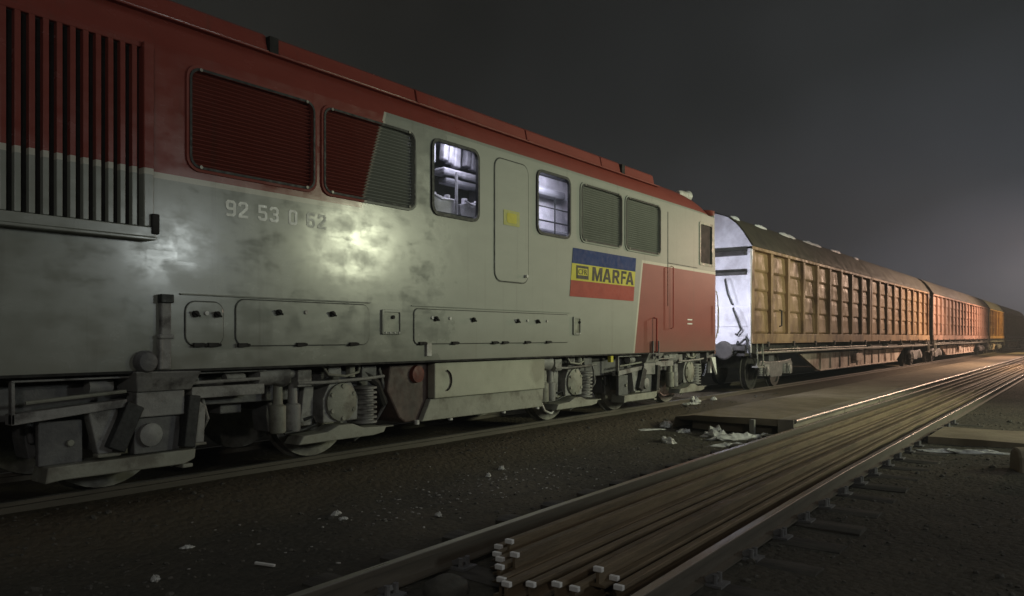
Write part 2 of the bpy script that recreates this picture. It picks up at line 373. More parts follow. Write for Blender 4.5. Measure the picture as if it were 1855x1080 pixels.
M['chip'] = surf('pale_chips', (0.22, 0.21, 0.19), (0.42, 0.40, 0.37), 0.7, 3, bump=0.2)
def glass_mat(name, gl=0.10):
    m = bpy.data.materials.new(name); m.use_nodes = True; nt = m.node_tree; nt.nodes.clear()
    o = nt.nodes.new('ShaderNodeOutputMaterial'); mx = nt.nodes.new('ShaderNodeMixShader'); t = nt.nodes.new('ShaderNodeBsdfTransparent'); q = nt.nodes.new('ShaderNodeBsdfGlossy')
    t.inputs[0].default_value = (0.93, 0.93, 0.95, 1); q.inputs[1].default_value = 0.08; mx.inputs[0].default_value = gl
    nt.links.new(t.outputs[0], mx.inputs[1]); nt.links.new(q.outputs[0], mx.inputs[2]); nt.links.new(mx.outputs[0], o.inputs[0])
    return m
M['glass'] = glass_mat('window_glass')
M['darkglass'] = surf('dark_cab_glass', (0.012, 0.016, 0.015), (0.02, 0.025, 0.024), 0.5, 3, bump=0, spec=0.08, rr=0.05)
def glow(name, c, s):
    g = G(name); return g.set(Base_Color=(0.8, 0.8, 0.8), Emission_Color=c, Emission_Strength=s, Roughness=0.3)
M['headlamp'] = glow('headlamp_lens', (0.86, 0.88, 1.0), 30)
M['tube'] = glow('engine_room_lamp', (0.88, 0.87, 1.0), 6)

# ------------------------------------------------------------------ ground, platform, tracks
D = 6.35                    # plane of the locomotive's near side
YC = D + 1.45               # centre line of the train's track
def gz(x, y):
    near = max(0.0, 1 - max(abs(x-7)/30, abs(y-4)/18))
    z = -0.20 + (mnoise.fractal(Vector((x*0.5, y*0.5, 0)), 1.0, 2.0, 4)*0.05 + mnoise.noise(Vector((x*1.9, y*1.9, 3)))*0.02)*near
    if 3.9 < y < 6.2: z -= 0.04*min(1, (y-3.9)/0.5)*min(1, (6.2-y)/0.5)          # hollow between the tracks
    if -1 < y < 3.6: z += 0.028*min(1, (y+1)/1.5)
    if x > 4.3: z += 0.10*max(0.0, min(1.0, (x-4.3)/0.6))*max(0.0, min(1.0, (y-2.15)/0.15))*max(0.0, min(1.0, (3.5-y)/0.15))
    k = max(0.0, min(1.0, (y-5.9)/0.75)) * max(0.0, min(1.0, (10.0-y)/0.8)); k = k*k*(3-2*k)
    return z + (-0.055 + 0.2*(z+0.2) - z)*k                                       # ballast shoulder of the train's track
def ground():
    xs = [-60, -30, -12, -6] + [-3 + 0.25*i for i in range(72)] + [15.5 + i*0.9 for i in range(30)] + [45, 55, 70, 90, 130, 200, 400, 900]
    ys = [-500, -200, -80, -30, -14, -8] + [-5 + 0.25*i for i in range(28)] + [2.0 + 0.1*i for i in range(18)] + [3.8 + 0.25*i for i in range(31)] + [12, 15, 20, 30, 60, 150, 500]
    mb = MB(); n = len(ys)
    for x in xs:
        for y in ys:
            z = gz(x, y)
            mb.v.append((x, y, z))
    for i in range(len(xs)-1):
        for j in range(n-1): mb.f.append((i*n+j, (i+1)*n+j, (i+1)*n+j+1, i*n+j+1))
    return structure(mb.build('ground', M['ground'], smooth=True, angle=180))
ground()

RAILP = [(-0.0625, -0.15), (0.0625, -0.15), (0.0625, -0.138), (0.012, -0.125), (0.010, -0.045), (0.034, -0.034), (0.034, -0.006), (0.026, 0.0), (-0.026, 0.0), (-0.034, -0.006), (-0.034, -0.034), (-0.010, -0.045), (-0.012, -0.125), (-0.0625, -0.138)]
def interp(tab, x):
    if x <= tab[0][0]: return tab[0][1] + (x-tab[0][0])*(tab[1][1]-tab[0][1])/(tab[1][0]-tab[0][0])
    for (a, p), (b, q) in zip(tab, tab[1:]):
        if x <= b:
            t = (x-a)/(b-a); return p + (q-p)*t
    return tab[-1][1]
RY = [(0, 1.79), (2, 1.885), (3.7, 1.955), (5.2, 2.005), (6.8, 2.045), (8.5, 2.075), (11, 2.09), (14, 2.10), (400, 2.10)]   # right rail centre
LY = [(a, b + 1.507) for a, b in RY]
steps = [-2 + 0.5*i for i in range(40)] + [18 + 4*i for i in range(20)] + [110, 160, 260]
def rail(tab, label, z=0.0):
    p = [(x, interp(tab, x)) for x in steps]
    mb = MB().sweep(RAILP, p, 0)
    o = mb.build('rail', M['railsteel'], smooth=True, angle=25); o.location.z = z
    return tag(o, label, 'rail', 'running rails')
rail(LY, 'near track running rail on the train side, bright worn strip beside the litter')
rail(RY, 'near track running rail with the bare sleeper ends sticking out beside it')
rail([(0, YC-0.753), (300, YC-0.753)], 'near rail under the wheels of the locomotive and wagons', 0.04)
rail([(0, YC+0.753), (300, YC+0.753)], 'far rail in the dark under the train', 0.04)

ORD = 'first second third fourth fifth sixth seventh eighth ninth tenth eleventh twelfth thirteenth fourteenth fifteenth sixteenth seventeenth eighteenth nineteenth twentieth'.split()
def sleepers():
    x = 2.55; k = 0
    rng = random.Random(3)
    while x < 15.8:
        yc = interp(RY, x) + 0.753
        mb = MB(); L = 1.31; w = 0.125
        nx, ny = 4, 14
        def top(i, j):
            px = x - w + 2*w*i/nx; py = yc - L + 2*L*j/ny
            return (px + 0.012*mnoise.noise(Vector((px*9, py*9, 1))), py, -0.155 + 0.010*mnoise.noise(Vector((px*14, py*6, 5))) - (0.02 if i in (0, nx) else 0))
        for i in range(nx+1):
            for j in range(ny+1): mb.v.append(top(i, j))
        for i in range(nx):
            for j in range(ny): mb.f.append((i*(ny+1)+j, (i+1)*(ny+1)+j, (i+1)*(ny+1)+j+1, i*(ny+1)+j+1))
        n0 = len(mb.v)
        rim = [(i, 0) for i in range(nx+1)] + [(nx, j) for j in range(1, ny+1)] + [(i, ny) for i in range(nx-1, -1, -1)] + [(0, j) for j in range(ny-1, 0, -1)]
        for i, j in rim:
            a = top(i, j); mb.v.append((a[0], a[1], -0.33))
        m = len(rim)
        for q in range(m):
            i, j = rim[q]; i2, j2 = rim[(q+1) % m]
            mb.f.append((i*(ny+1)+j, i2*(ny+1)+j2, n0+(q+1) % m, n0+q))
        o = mb.build('sleeper', M['wood'], smooth=True, angle=40)
        o.rotation_euler.z = 0
        k += 1
        tag(o, f'worn timber sleeper under the near track, {ORD[k-1]} counted from the loose rail ends', 'sleeper', 'sleepers of the near track')
        # base plate and screws beside each rail
        for side in (-1, 1):
            pl = MB(); cy = yc + side*0.753
            pl.box(x-0.075, x+0.075, cy-0.17, cy+0.17, -0.158, -0.142)
            for s2 in (-1, 1):
                pl.cyl((x-0.035, cy+s2*0.115, -0.15), (x-0.035, cy+s2*0.115, -0.085), 0.018, 8)
                pl.cyl((x+0.035, cy+s2*0.115, -0.15), (x+0.035, cy+s2*0.115, -0.085), 0.018, 8)
                pl.obox((x, cy+s2*0.085, -0.115), 0.10, 0.06, 0.03, Matrix.Rotation(0.3*s2, 3, 'X'))
            pl.build('fastening_plate', M['bogie_dark'], o)
        x += 0.685 + rng.uniform(-0.03, 0.03)
sleepers()

# loose rails lying in the four-foot, heads painted white at the near end
def loose_rails():
    prof = [(-0.052, -0.115), (0.052, -0.115), (0.052, -0.105), (0.010, -0.095), (0.009, -0.035), (0.028, -0.026), (0.028, -0.004), (0.022, 0.0), (-0.022, 0.0), (-0.028, -0.004), (-0.028, -0.026), (-0.009, -0.035), (-0.010, -0.095), (-0.052, -0.105)]
    # (offset from the right rail at the near end, near-end x, height of the head, far-end x)
    rows = [(0.195, 3.83, -0.020, 62), (0.300, 3.97, -0.022, 66), (0.395, 3.70, -0.035, 64), (0.500, 3.66, -0.018, 70), (0.612, 3.58, -0.022, 63), (0.720, 3.49, -0.018, 68),
            (0.835, 3.56, -0.028, 61), (0.945, 3.72, -0.016, 69), (1.052, 3.86, -0.020, 65), (1.160, 3.95, -0.024, 67), (1.262, 4.10, -0.026, 62)]
    up = [(0.345, 3.86, 0.048, 40), (0.885, 3.80, 0.050, 46), (1.105, 4.02, 0.052, 43)]
    rng = random.Random(11)
    for k, (off, x0, z, x1) in enumerate(rows + up):
        ph = rng.uniform(0, 6); am = rng.uniform(0.006, 0.016); dr = rng.uniform(-0.02, 0.02)
        xs = [x0 + 0.6*i for i in range(30)] + [x0 + 18 + 3.5*i for i in range(1, 40) if x0 + 18 + 3.5*i < x1] + [x1]
        path = [(x, interp(RY, x) + off + am*math.sin(x*0.35 + ph) + dr*min(1, (x-x0)/12)) for x in xs]
        o = MB().sweep(prof, path, z).build('loose_rail', M['rust'], smooth=True, angle=25)
        where = f'{ORD[k]} from the bare sleeper ends' if k < len(rows) else f'lying on top, {ORD[k-len(rows)]} from the sleeper ends'
        tag(o, f'loose rusty rail with white end, {where}', 'loose rail', 'loose rails lying between the running rails')
        y0 = path[0][1]
        mb = MB()
        mb.box(x0-0.004, x0+0.025, y0-0.0295, y0+0.0295, z-0.028, z+0.002)
        mb.build('painted_end', M['endwhite'], o, bevel=0.004)
loose_rails()

# low paved platform between the tracks, beginning where the walkway crosses
def platform():
    root = thing('platform', 'x', 'x'); del root['label']; del root['category']; root['kind'] = 'structure'
    rng = random.Random(5)
    mb = MB()
    xs = [12.45 + 0.8*i for i in range(40)] + [46 + 4*i for i in range(14)] + [120, 170, 260]
    n = 5; ys = [4.05, 4.5, 5.0, 5.45, 5.8]
    for x in xs:
        for y in ys: mb.v.append((x + (0.0 if x > 12.5 else 0.10*math.sin(y*2.0)), y, 0.045 + 0.012*mnoise.noise(Vector((x*0.9, y*1.4, 0))) - (0.05 if y == ys[-1] else 0)))
    for i in range(len(xs)-1):
        for j in range(n-1): mb.f.append((i*n+j, (i+1)*n+j, (i+1)*n+j+1, i*n+j+1))
    # end and back faces
    for (y0, y1) in zip(ys, ys[1:]): pass
    m0 = len(mb.v)
    for y in ys: mb.v.append((12.50, y, -0.06))
    for j in range(n-1): mb.f.append((j, j+1, m0+j+1, m0+j))
    m1 = len(mb.v)
    for x in xs: mb.v.append((x, 5.95, -0.3))
    for i in range(len(xs)-1): mb.f.append((i*n+n-1, (i+1)*n+n-1, m1+i+1, m1+i))
    o = mb.build('paving', M['concrete'], root, smooth=True, angle=40)
    MB().box(12.85, 260, 3.86, 5.7, -0.4, 0.0).build('foundation', M['concrete'], root)
    # edging stones, each about a metre and a half
    e = MB(); x = 12.42
    while x < 90:
        L = rng.uniform(1.4, 1.6); dy = rng.uniform(-0.012, 0.012); dz = rng.uniform(-0.008, 0.008)
        e.box(x, x+L-0.012, 3.80+dy, 4.06, -0.30, 0.058+dz); x += L
    e.box(x, 260, 3.80, 4.06, -0.30, 0.058)
    e.build('edging', M['edge'], root, bevel=0.012)
    MB().tube([(x_, 3.80, 0.035) for x_ in [12.45 + 1.5*q for q in range(60)] + [140, 260]], 0.035, 12).build('steel_nosing', M['nosing'], root, smooth=True)
    MB().box(12.36, 12.44, 4.42, 4.50, -0.26, 0.03).build('support_post', M['pipe'], root, bevel=0.006)
platform()
def crossing():
    mb = MB(); nx, ny = 8, 14
    for i in range(nx+1):
        for j in range(ny+1):
            x = 12.5 + 1.5*i/nx + 0.05*mnoise.noise(Vector((j*0.5, i*0.3, 0))); y = 1.93 - 4.2*j/ny
            mb.v.append((x, y, -0.055 - 0.012*j/ny + 0.012*mnoise.noise(Vector((x*2, y*2, 4)))))
    for i in range(nx):
        for j in range(ny): mb.f.append((i*(ny+1)+j, (i+1)*(ny+1)+j, (i+1)*(ny+1)+j+1, i*(ny+1)+j+1))
    k = len(mb.v)
    for j in range(ny+1): mb.v.append((mb.v[j][0]-0.01, mb.v[j][1], -0.35))
    for j in range(ny): mb.f.append((j, j+1, k+j+1, k+j))
    structure(mb.build('path', M['concrete'], smooth=True, angle=40))
crossing()

def gravel():
    rng = random.Random(21); mb = MB()
    ico = bmesh.new(); bmesh.ops.create_icosphere(ico, subdivisions=1, radius=1)
    bv = [v.co.copy() for v in ico.verts]; bf = [tuple(v.index for v in f.verts) for f in ico.faces]; ico.free()
    for k in range(4500):
        x = 1.8 + 18*rng.random()**1.5; 
        y = rng.uniform(-1.5, 6.9)
        if x > 12.3 and 3.7 < y < 6: continue
        if 2.15 < y < 3.45 and x > 3.4: continue
        if 12.3 < x < 14.2 and y < 2: continue
        r = rng.uniform(0.006, 0.020) * (2.0 if rng.random() < 0.09 else 1)
        sq = Vector((rng.uniform(0.7, 1.3), rng.uniform(0.7, 1.3), rng.uniform(0.45, 0.8)))
        rot = Matrix.Rotation(rng.uniform(0, 6.28), 3, 'Z') @ Matrix.Rotation(rng.uniform(-0.5, 0.5), 3, 'X')
        hz = gz(x, y)
        c = Vector((x, y, hz + 0.001))
        mb.add([c + rot @ Vector((p.x*sq.x, p.y*sq.y, p.z*sq.z))*r*(1+0.25*mnoise.noise(p*2+c*5)) for p in bv], bf)
    o = mb.build('gravel', M['stone']); o['kind'] = 'stuff'
    mb = MB()                                                     # pale broken chips strewn over the dirt
    for k in range(230):
        if rng.random() < 0.7: x = rng.gauss(6.3, 1.1); y = rng.gauss(5.2, 0.35)
        else: x = rng.uniform(2.4, 12); y = rng.uniform(4.0, 6.2)
        if not (3.9 < y < 6.3): continue
        r = rng.uniform(0.006, 0.016); c = Vector((x, y, gz(x, y) + 0.004)); rot = Matrix.Rotation(rng.uniform(0, 6.28), 3, 'Z')
        mb.add([c + rot @ Vector((p.x*1.4, p.y*0.8, p.z*0.5))*r for p in bv], bf)
    o = mb.build('rubble', M['chip']); o['kind'] = 'stuff'
gravel()

# ------------------------------------------------------------------ locomotive
loco = thing('diesel_locomotive', 'long red and grey diesel locomotive with blue, yellow and red company emblem', 'locomotive', (0, 0, 0))
LX0, LX1 = 0.0, 15.42
WIN = [(6.819, 7.67), (9.0, 9.84)]
GRL = [(3.702, 5.057), (5.177, 6.509), (10.168, 11.44), (11.591, 12.877)]
ZW0, ZW1 = 2.868, 3.752
CABW = (14.68, 15.29, 2.85, 3.67)
holes = [rrect(a, b, ZW0, ZW1, 0.11) for a, b in WIN] + [rrect(a, b, ZW0, ZW1, 0.10) for a, b in GRL] + [rrect(*CABW, 0.03)]
holed_sheet('body_side', [(LX0, 1.085), (LX1, 1.085), (LX1, 3.86), (LX0, 3.86)], holes, D, 0.03, M['livery'], loco)
MB().box(LX0, LX1, D+2.87, D+2.90, 1.085, 3.86).build('body_side', M['livery'], loco)
MB().box(LX0-0.03, LX0-0.002, D, D+2.9, 1.085, 4.15).build('rear_end', M['livery'], loco)
# turned-under lower edge and floor
MB().box(LX0, LX1, D+0.03, D+2.87, 1.10, 1.22).build('floor_frame', M['soot'], loco)

def roof():
    prof = [(0, 3.86), (0.012, 3.93), (0.045, 4.02), (0.095, 4.11), (0.16, 4.185), (0.25, 4.24), (0.5, 4.30), (0.95, 4.35), (1.45, 4.37)]
    prof = prof + [(2.9-a, z) for a, z in prof[-2::-1]]
    st = [(LX0, 1.0)] + [(0.5+i*0.5, 1.0) for i in range(26)] + [(13.9, 0.98), (14.3, 0.94), (14.7, 0.84), (15.0, 0.70), (15.2, 0.52), (15.35, 0.28), (15.42, 0.10)]
    mb = MB(); n = len(prof)
    for x, k in st:
        for a, z in prof:
            inset = (1-k)*0.10*(1 if a < 1.45 else -1) if k < 1 else 0
            mb.v.append((x, D + a + inset*(abs(a-1.45)/1.45), 3.86 + (z-3.86)*k))
    for i in range(len(st)-1):
        for j in range(n-1): mb.f.append((i*n+j, (i+1)*n+j, (i+1)*n+j+1, i*n+j+1))
    return mb.build('roof', M['livery'], loco, smooth=True, angle=30)
rf = roof()
# removable roof hatches with a raised rim
def hatches():
    cuts = [(-0.1, 2.2), (2.24, 4.62), (4.74, 6.70), (6.73, 8.95), (8.98, 11.05), (11.08, 11.70), (11.82, 12.97)]
    for a, b in cuts:
        mb = MB()
        prof = [(0.14, 4.165), (0.125, 4.185), (0.155, 4.20), (0.185, 4.345), (0.225, 4.375), (0.28, 4.385), (0.7, 4.43), (1.45, 4.45), (2.2, 4.43), (2.62, 4.385), (2.675, 4.375), (2.715, 4.345), (2.745, 4.20), (2.775, 4.185), (2.76, 4.165)]
        n = len(prof)
        vs = [(a, D+p, z) for p, z in prof] + [(b, D+p, z) for p, z in prof]
        fs = [(j, n+j, n+j+1, j+1) for j in range(n-1)] + [tuple(range(n)), tuple(range(2*n-1, n-1, -1))]
        mb.add(vs, fs)
        mb.build('roof_hatch', M['livery'], rf, bevel=0.008)
    for x in (4.68, 11.76):
        MB().box(x-0.05, x+0.05, D+0.13, D+2.77, 4.15, 4.34).build('hatch_gap', M['soot'], rf)
    g = MB().box(-0.1, 13.0, D+0.10, D+0.145, 4.145, 4.163); g.box(-0.1, 13.0, D+0.055, D+0.12, 4.135, 4.149)
    g.build('gutter', M['livery_dull'], rf)
hatches()
h = MB(); h.lathe((14.72, D+0.42, 4.29), (1, 0, 0), [(-0.18, 0.05), (-0.1, 0.07), (0.0, 0.08), (0.2, 0.085), (0.28, 0.12)], 16); h.box(14.66, 14.76, D+0.38, D+0.46, 4.10, 4.24)
h.build('roof_horn', M['white'], loco, smooth=True)

def front():
    # plan outline from the near side round the nose to the far side
    pl = [(15.42, 0.0), (15.50, 0.012), (15.56, 0.05), (15.61, 0.12), (15.645, 0.24), (15.665, 0.5), (15.68, 1.0), (15.685, 1.45)]
    pl = pl + [(x, 2.9-a) for x, a in pl[-2::-1]]
    zs = [1.02, 1.06, 1.3, 1.8, 2.3, 2.68, 2.74, 3.0, 3.4, 3.7, 3.86, 3.95, 4.0]
    mb = MB(); n = len(pl)
    for z in zs:
        rake = max(0, z-2.72)*0.20 + (0.10 if z > 3.9 else 0) + (0.12 if z > 3.97 else 0)
        for x, a in pl:
            k = min(1, (x-15.42)/0.2)
            mb.v.append((x - rake*k, D + a, z))
    for i in range(len(zs)-1):
        for j in range(n-1): mb.f.append((i*n+j, i*n+j+1, (i+1)*n+j+1, (i+1)*n+j))
    mb.f.append(tuple(range((len(zs)-1)*n, len(zs)*n)))
    o = mb.build('front_end', M['livery'], loco, smooth=True, angle=50)
    # windscreens, lamps, handrails, buffers, plough
    for a, b in ((0.22, 1.28), (1.62, 2.68)):
        w = MB()
        vs = []
        for z in (2.88, 3.62):
            for y in (a, b): vs.append((15.655 - (z-2.72)*0.20 + 0.03, D+y, z))
        for z in (2.88, 3.62):
            for y in (a, b): vs.append((15.60 - (z-2.72)*0.20, D+y, z))
        w.add(vs, [(0, 1, 3, 2), (4, 6, 7, 5), (0, 4, 5, 1), (2, 3, 7, 6), (0, 2, 6, 4), (1, 5, 7, 3)])
        w.build('windscreen', M['darkglass'], o)
    for y in (0.26, 2.64):
        hb = MB().lathe((15.62, D+y, 1.96), (1, 0, 0), [(0, 0.13), (0.09, 0.13), (0.10, 0.115)], 24).build('headlight', M['gasket'], loco, smooth=True)
        MB().lathe((15.70, D+y, 1.96), (1, 0, 0), [(0, 0.105), (0.04, 0.105), (0.075, 0.085), (0.10, 0.05), (0.108, 0.0)], 20).build('lens', M['headlamp'], hb, smooth=True)
        bf = MB().lathe((15.62, D+y+(0.30 if y < 1 else -0.30), 1.02), (1, 0, 0), [(0, 0.16), (0.06, 0.16), (0.07, 0.11), (0.34, 0.11), (0.35, 0.085), (0.56, 0.085), (0.57, 0.23), (0.60, 0.24), (0.625, 0.2)], 24)
        bf.build('buffer', M['bogie_dark'], loco, smooth=True)
    MB().box(15.30, 15.64, D+0.12, D+2.78, 0.86, 1.07).build('buffer_beam', M['bogie_dark'], loco, bevel=0.01)
    t = MB(); t.tube([(15.72, D+0.09, 1.35), (15.75, D+0.06, 1.55), (15.74, D+0.06, 2.2), (15.70, D+0.08, 2.35)], 0.014)
    t.tube([(15.48, D-0.05, 1.45), (15.50, D-0.055, 1.60), (15.50, D-0.055, 1.95), (15.48, D-0.05, 2.05)], 0.012)
    t.build('handrail', M['white'], loco, smooth=True)
    s = MB().box(15.44, 15.52, D+0.10, D+0.16, 0.62, 0.95); s.prism_y([(15.30, 0.95), (15.52, 0.95), (15.60, 0.58)], D+0.02, D+0.06)
    s.build('step_bracket', M['whiteletter'], loco)
front()
lamp('headlight_beam', 'SPOT', (15.86, D+0.26, 1.96), 190, (0.84, 0.85, 1.0), 0.10, aim=(18, D+0.55, 2.1), spot=150, blend=0.6)
lamp('headlight_beam', 'SPOT', (15.86, D+2.64, 1.96), 190, (0.84, 0.85, 1.0), 0.10, aim=(18, D+2.35, 2.1), spot=150, blend=0.6)

# side windows: gasket, glass; the lit engine room behind
for a, b in WIN:
    w = MB().ring_y(rrect(a-0.024, b+0.024, ZW0-0.024, ZW1+0.024, 0.125), rrect(a+0.014, b-0.014, ZW0+0.014, ZW1-0.014, 0.095), D-0.022, D+0.02).build('side_window', M['gasket'], loco, smooth=True)
    MB().prism_y(rrect(a+0.01, b-0.01, ZW0+0.01, ZW1-0.01, 0.09), D+0.004, D+0.012).build('pane', M['glass'], w)
w = MB().ring_y(rrect(CABW[0]-0.03, CABW[1]+0.03, CABW[2]-0.03, CABW[3]+0.03, 0.05), rrect(CABW[0]+0.02, CABW[1]-0.02, CABW[2]+0.02, CABW[3]-0.02, 0.03), D-0.012, D+0.02).build('cab_window', M['grey'], loco)
MB().prism_y(rrect(CABW[0]+0.005, CABW[1]-0.005, CABW[2]+0.005, CABW[3]-0.005, 0.03), D+0.006, D+0.014).build('pane', M['darkglass'], w)
def engine_room():
    e = MB().box(6.0, 11.6, D+1.75, D+1.80, 1.25, 4.0)
    e.box(6.0, 6.05, D+0.12, D+1.75, 1.25, 4.0); e.box(11.55, 11.6, D+0.12, D+1.75, 1.25, 4.0)
    e.box(6.05, 11.55, D+0.12, D+1.75, 4.0, 4.03); e.box(6.05, 11.55, D+0.05, D+1.75, 1.22, 1.27)
    e.box(8.88, 8.92, D+0.04, D+1.75, 1.27, 3.98)
    er = e.build('engine_room', M['enginegrey'], loco)
    # first bay: exhaust lagging, ducts, a post and the cylinder covers before a dark bulkhead
    for x0, x1, z0 in ((7.60, 7.70, 3.73), (7.71, 7.81, 3.70), (7.82, 7.95, 3.67), (8.06, 8.17, 3.72), (8.18, 8.32, 3.69)): MB().prism_y([(x0, z0), (x1, z0-0.012), (x1+0.02, 3.97), (x0+0.03, 3.97)], D+0.52, D+0.62).build('lagging', M['enginemid'], er, bevel=0.02)
    MB().box(7.30, 7.50, D+0.56, D+0.62, 3.66, 3.97).build('lagging', M['enginegrey'], er, bevel=0.02)
    MB().box(7.50, 8.40, D+0.42, D+0.62, 3.50, 3.60).build('duct', M['enginemid'], er, bevel=0.03)
    MB().box(7.56, 8.40, D+0.44, D+0.60, 3.395, 3.48).build('duct', M['enginegrey'], er, bevel=0.03)
    MB().cyl((7.545, D+0.25, 2.7), (7.545, D+0.25, 3.50), 0.020, 12).build('post', M['engine'], er, smooth=True)
    MB().box(6.1, 8.86, D+1.15, D+1.22, 1.3, 3.72).build('bulkhead', M['enginedark'], er)
    for x, w, r in ((7.30, 0.50, 0.14), (7.90, 0.52, -0.20)):
        c = MB(); c.obox((x, D+0.38, 3.04), w, 0.24, 0.24, Matrix.Rotation(r, 3, 'Y'))
        for q in (-0.14, 0.12): c.cyl((x+q, D+0.30, 3.06), (x+q, D+0.30, 3.20), 0.04, 10)
        c.tube([(x-0.2, D+0.25, 3.17), (x-0.05, D+0.24, 3.12), (x+0.2, D+0.25, 3.14)], 0.014); c.build('cylinder_cover', M['engine'], er, bevel=0.03)
    MB().box(6.4, 8.8, D+0.20, D+0.25, 2.90, 2.95).build('floor_rail', M['enginedark'], er)
    # second bay: pale partition with a guard rail before it
    MB().box(8.92, 11.55, D+0.80, D+0.86, 1.3, 3.98).build('partition', M['engine'], er)
    MB().box(9.60, 10.72, D+0.62, D+0.78, 3.62, 3.76).build('cable_duct', M['enginegrey'], er, bevel=0.05)
    t = MB(); t.cyl((8.95, D+0.30, 3.345), (10.6, D+0.30, 3.345), 0.011, 8); t.cyl((8.95, D+0.30, 3.135), (10.6, D+0.30, 3.135), 0.013, 8); t.cyl((9.90, D+0.30, 2.7), (9.90, D+0.30, 3.52), 0.010, 8)
    t.build('guard_rail', M['enginedark'], er, smooth=True)
    MB().box(9.4, 11.2, D+0.42, D+0.74, 2.4, 3.05).build('cabinet', M['enginegrey'], er, bevel=0.04)
    for x in (7.6, 9.9):
        MB().box(x-0.4, x+0.4, D+0.20, D+0.26, 3.93, 3.98).build('ceiling_lamp', M['tube'], er)
        lamp('engine_room_light', 'AREA', (x, D+0.23, 3.92), (14 if x < 9 else 24), (0.86, 0.85, 1.0), 0.4, aim=(x, D+0.60, 3.1))
engine_room()

# louvred grilles
def grille(a, b, k):
    f = MB().ring_y(rrect(a-0.03, b+0.03, ZW0-0.03, ZW1+0.03, 0.125), rrect(a+0.02, b-0.02, ZW0+0.02, ZW1-0.02, 0.085), D-0.018, D+0.03).build('louvre_grille', M['livery_dull'], loco, smooth=True)
    g = MB().ring_y(rrect(a-0.004, b+0.004, ZW0-0.004, ZW1+0.004, 0.105), rrect(a+0.018, b-0.018, ZW0+0.018, ZW1-0.018, 0.085), D-0.026, D-0.0185); g.build('gasket', M['gasket'], f)
    s = MB(); z = ZW0 + 0.035
    while z < ZW1 - 0.02:
        s.obox(((a+b)/2, D+0.032, z), b-a-0.03, 0.004, 0.050, Matrix.Rotation(R(64), 3, 'X')); z += 0.036
    s.build('slats', M['livery_dull'], f)
    MB().box(a-0.02, b+0.02, D+0.08, D+0.10, ZW0-0.02, ZW1+0.02).build('backing', M['soot'], f)
    for x in (a+0.10, b-0.10):
        for z in (ZW1-0.012, ZW0+0.012): MB().cyl((x, D-0.035, z), (x, D-0.016, z), 0.016, 8).build('clip', M['pipe'], f)
for k, (a, b) in enumerate(GRL): grille(a, b, k)

# radiator with vertical fins
def radiator():
    x0, x1 = 0.55, 3.335; z0, z1 = 2.29, 3.77
    fr = MB().box(x1-0.085, x1, D-0.10, D-0.002, z0, z1+0.05); fr.box(x0-0.085, x0, D-0.10, D-0.002, z0, z1+0.05); fr.box(x0, x1-0.085, D-0.06, D-0.002, z1, z1+0.05)
    r = fr.build('radiator_shutter', M['livery'], loco, bevel=0.008)
    fins = MB(); x = x1-0.150
    while x > x0+0.03:
        fins.box(x-0.021, x+0.021, D-0.075, D-0.02, z0+0.005, z1-0.004); x -= 0.0955
    fins.build('fins', M['livery'], r, bevel=0.004)
    MB().box(x0, x1-0.085, D-0.014, D-0.004, z0, z1).build('core', M['soot'], r)
    lg = MB().box(x0-0.1, x1+0.01, D-0.115, D-0.002, 2.205, 2.286); lg.box(x0-0.1, x1+0.01, D-0.125, D-0.002, 2.18, 2.203)
    lg.build('ledge', M['livery'], r, bevel=0.006)
    b = MB().box(x1-0.03, x1+0.035, D-0.13, D-0.01, 2.23, 2.40); b.build('catch', M['soot'], r, bevel=0.01)
radiator()

# engine room door, cab door, skirt lids
def outline(name, x0, x1, z0, z1, r, w, m, y0=0.006):
    return MB().ring_y(rrect(x0, x1, z0, z1, r), rrect(x0+w, x1-w, z0+w, z1-w, max(0.01, r-w)), D-y0, D+0.001)
dr = MB().prism_y(rrect(8.02, 8.77, 2.125, 3.76, 0.13), D-0.012, D+0.001).build('side_door', M['livery'], loco, bevel=0.006)
outline('seal', 8.006, 8.784, 2.111, 3.774, 0.145, 0.012, None, 0.006).build('seal', M['gasket'], dr)
MB().prism_y(rrect(8.20, 8.56, 2.885, 3.09, 0.012), D-0.0165, D-0.0125).build('warning_sticker', M['sticker'], dr)
MB().prism_y(rrect(8.27, 8.49, 2.92, 3.055, 0.03), D-0.0195, D-0.017).build('sticker_mark', M['yellow'], dr)
MB().cyl((8.70, D-0.05, 2.22), (8.70, D, 2.22), 0.022, 10).build('door_catch', M['white'], dr)
cdr = MB().box(13.205, 13.225, D-0.004, D+0.002, 1.95, 3.70).build('cab_door', M['gasket'], loco)
MB().box(13.225, 14.55, D-0.004, D+0.002, 2.745, 2.757).build('ledge', M['gasket'], cdr)
hr = MB().tube([(12.62, D-0.01, 1.72), (12.62, D-0.07, 1.70), (12.62, D-0.07, 1.12), (12.62, D-0.01, 1.10)], 0.015); hr.tube([(13.32, D-0.01, 2.70), (13.32, D-0.06, 2.68), (13.32, D-0.06, 1.55), (13.32, D-0.01, 1.53)], 0.010)
hr.build('grab_rail', M['redflag'], loco, smooth=True)
st = MB().box(12.52, 12.74, D-0.10, D+0.0, 1.04, 1.075); st.box(12.50, 12.53, D-0.06, D-0.02, 0.98, 1.30); st.box(12.72, 12.75, D-0.06, D-0.02, 0.98, 1.30); st.build('cab_step', M['bogie_dark'], loco)
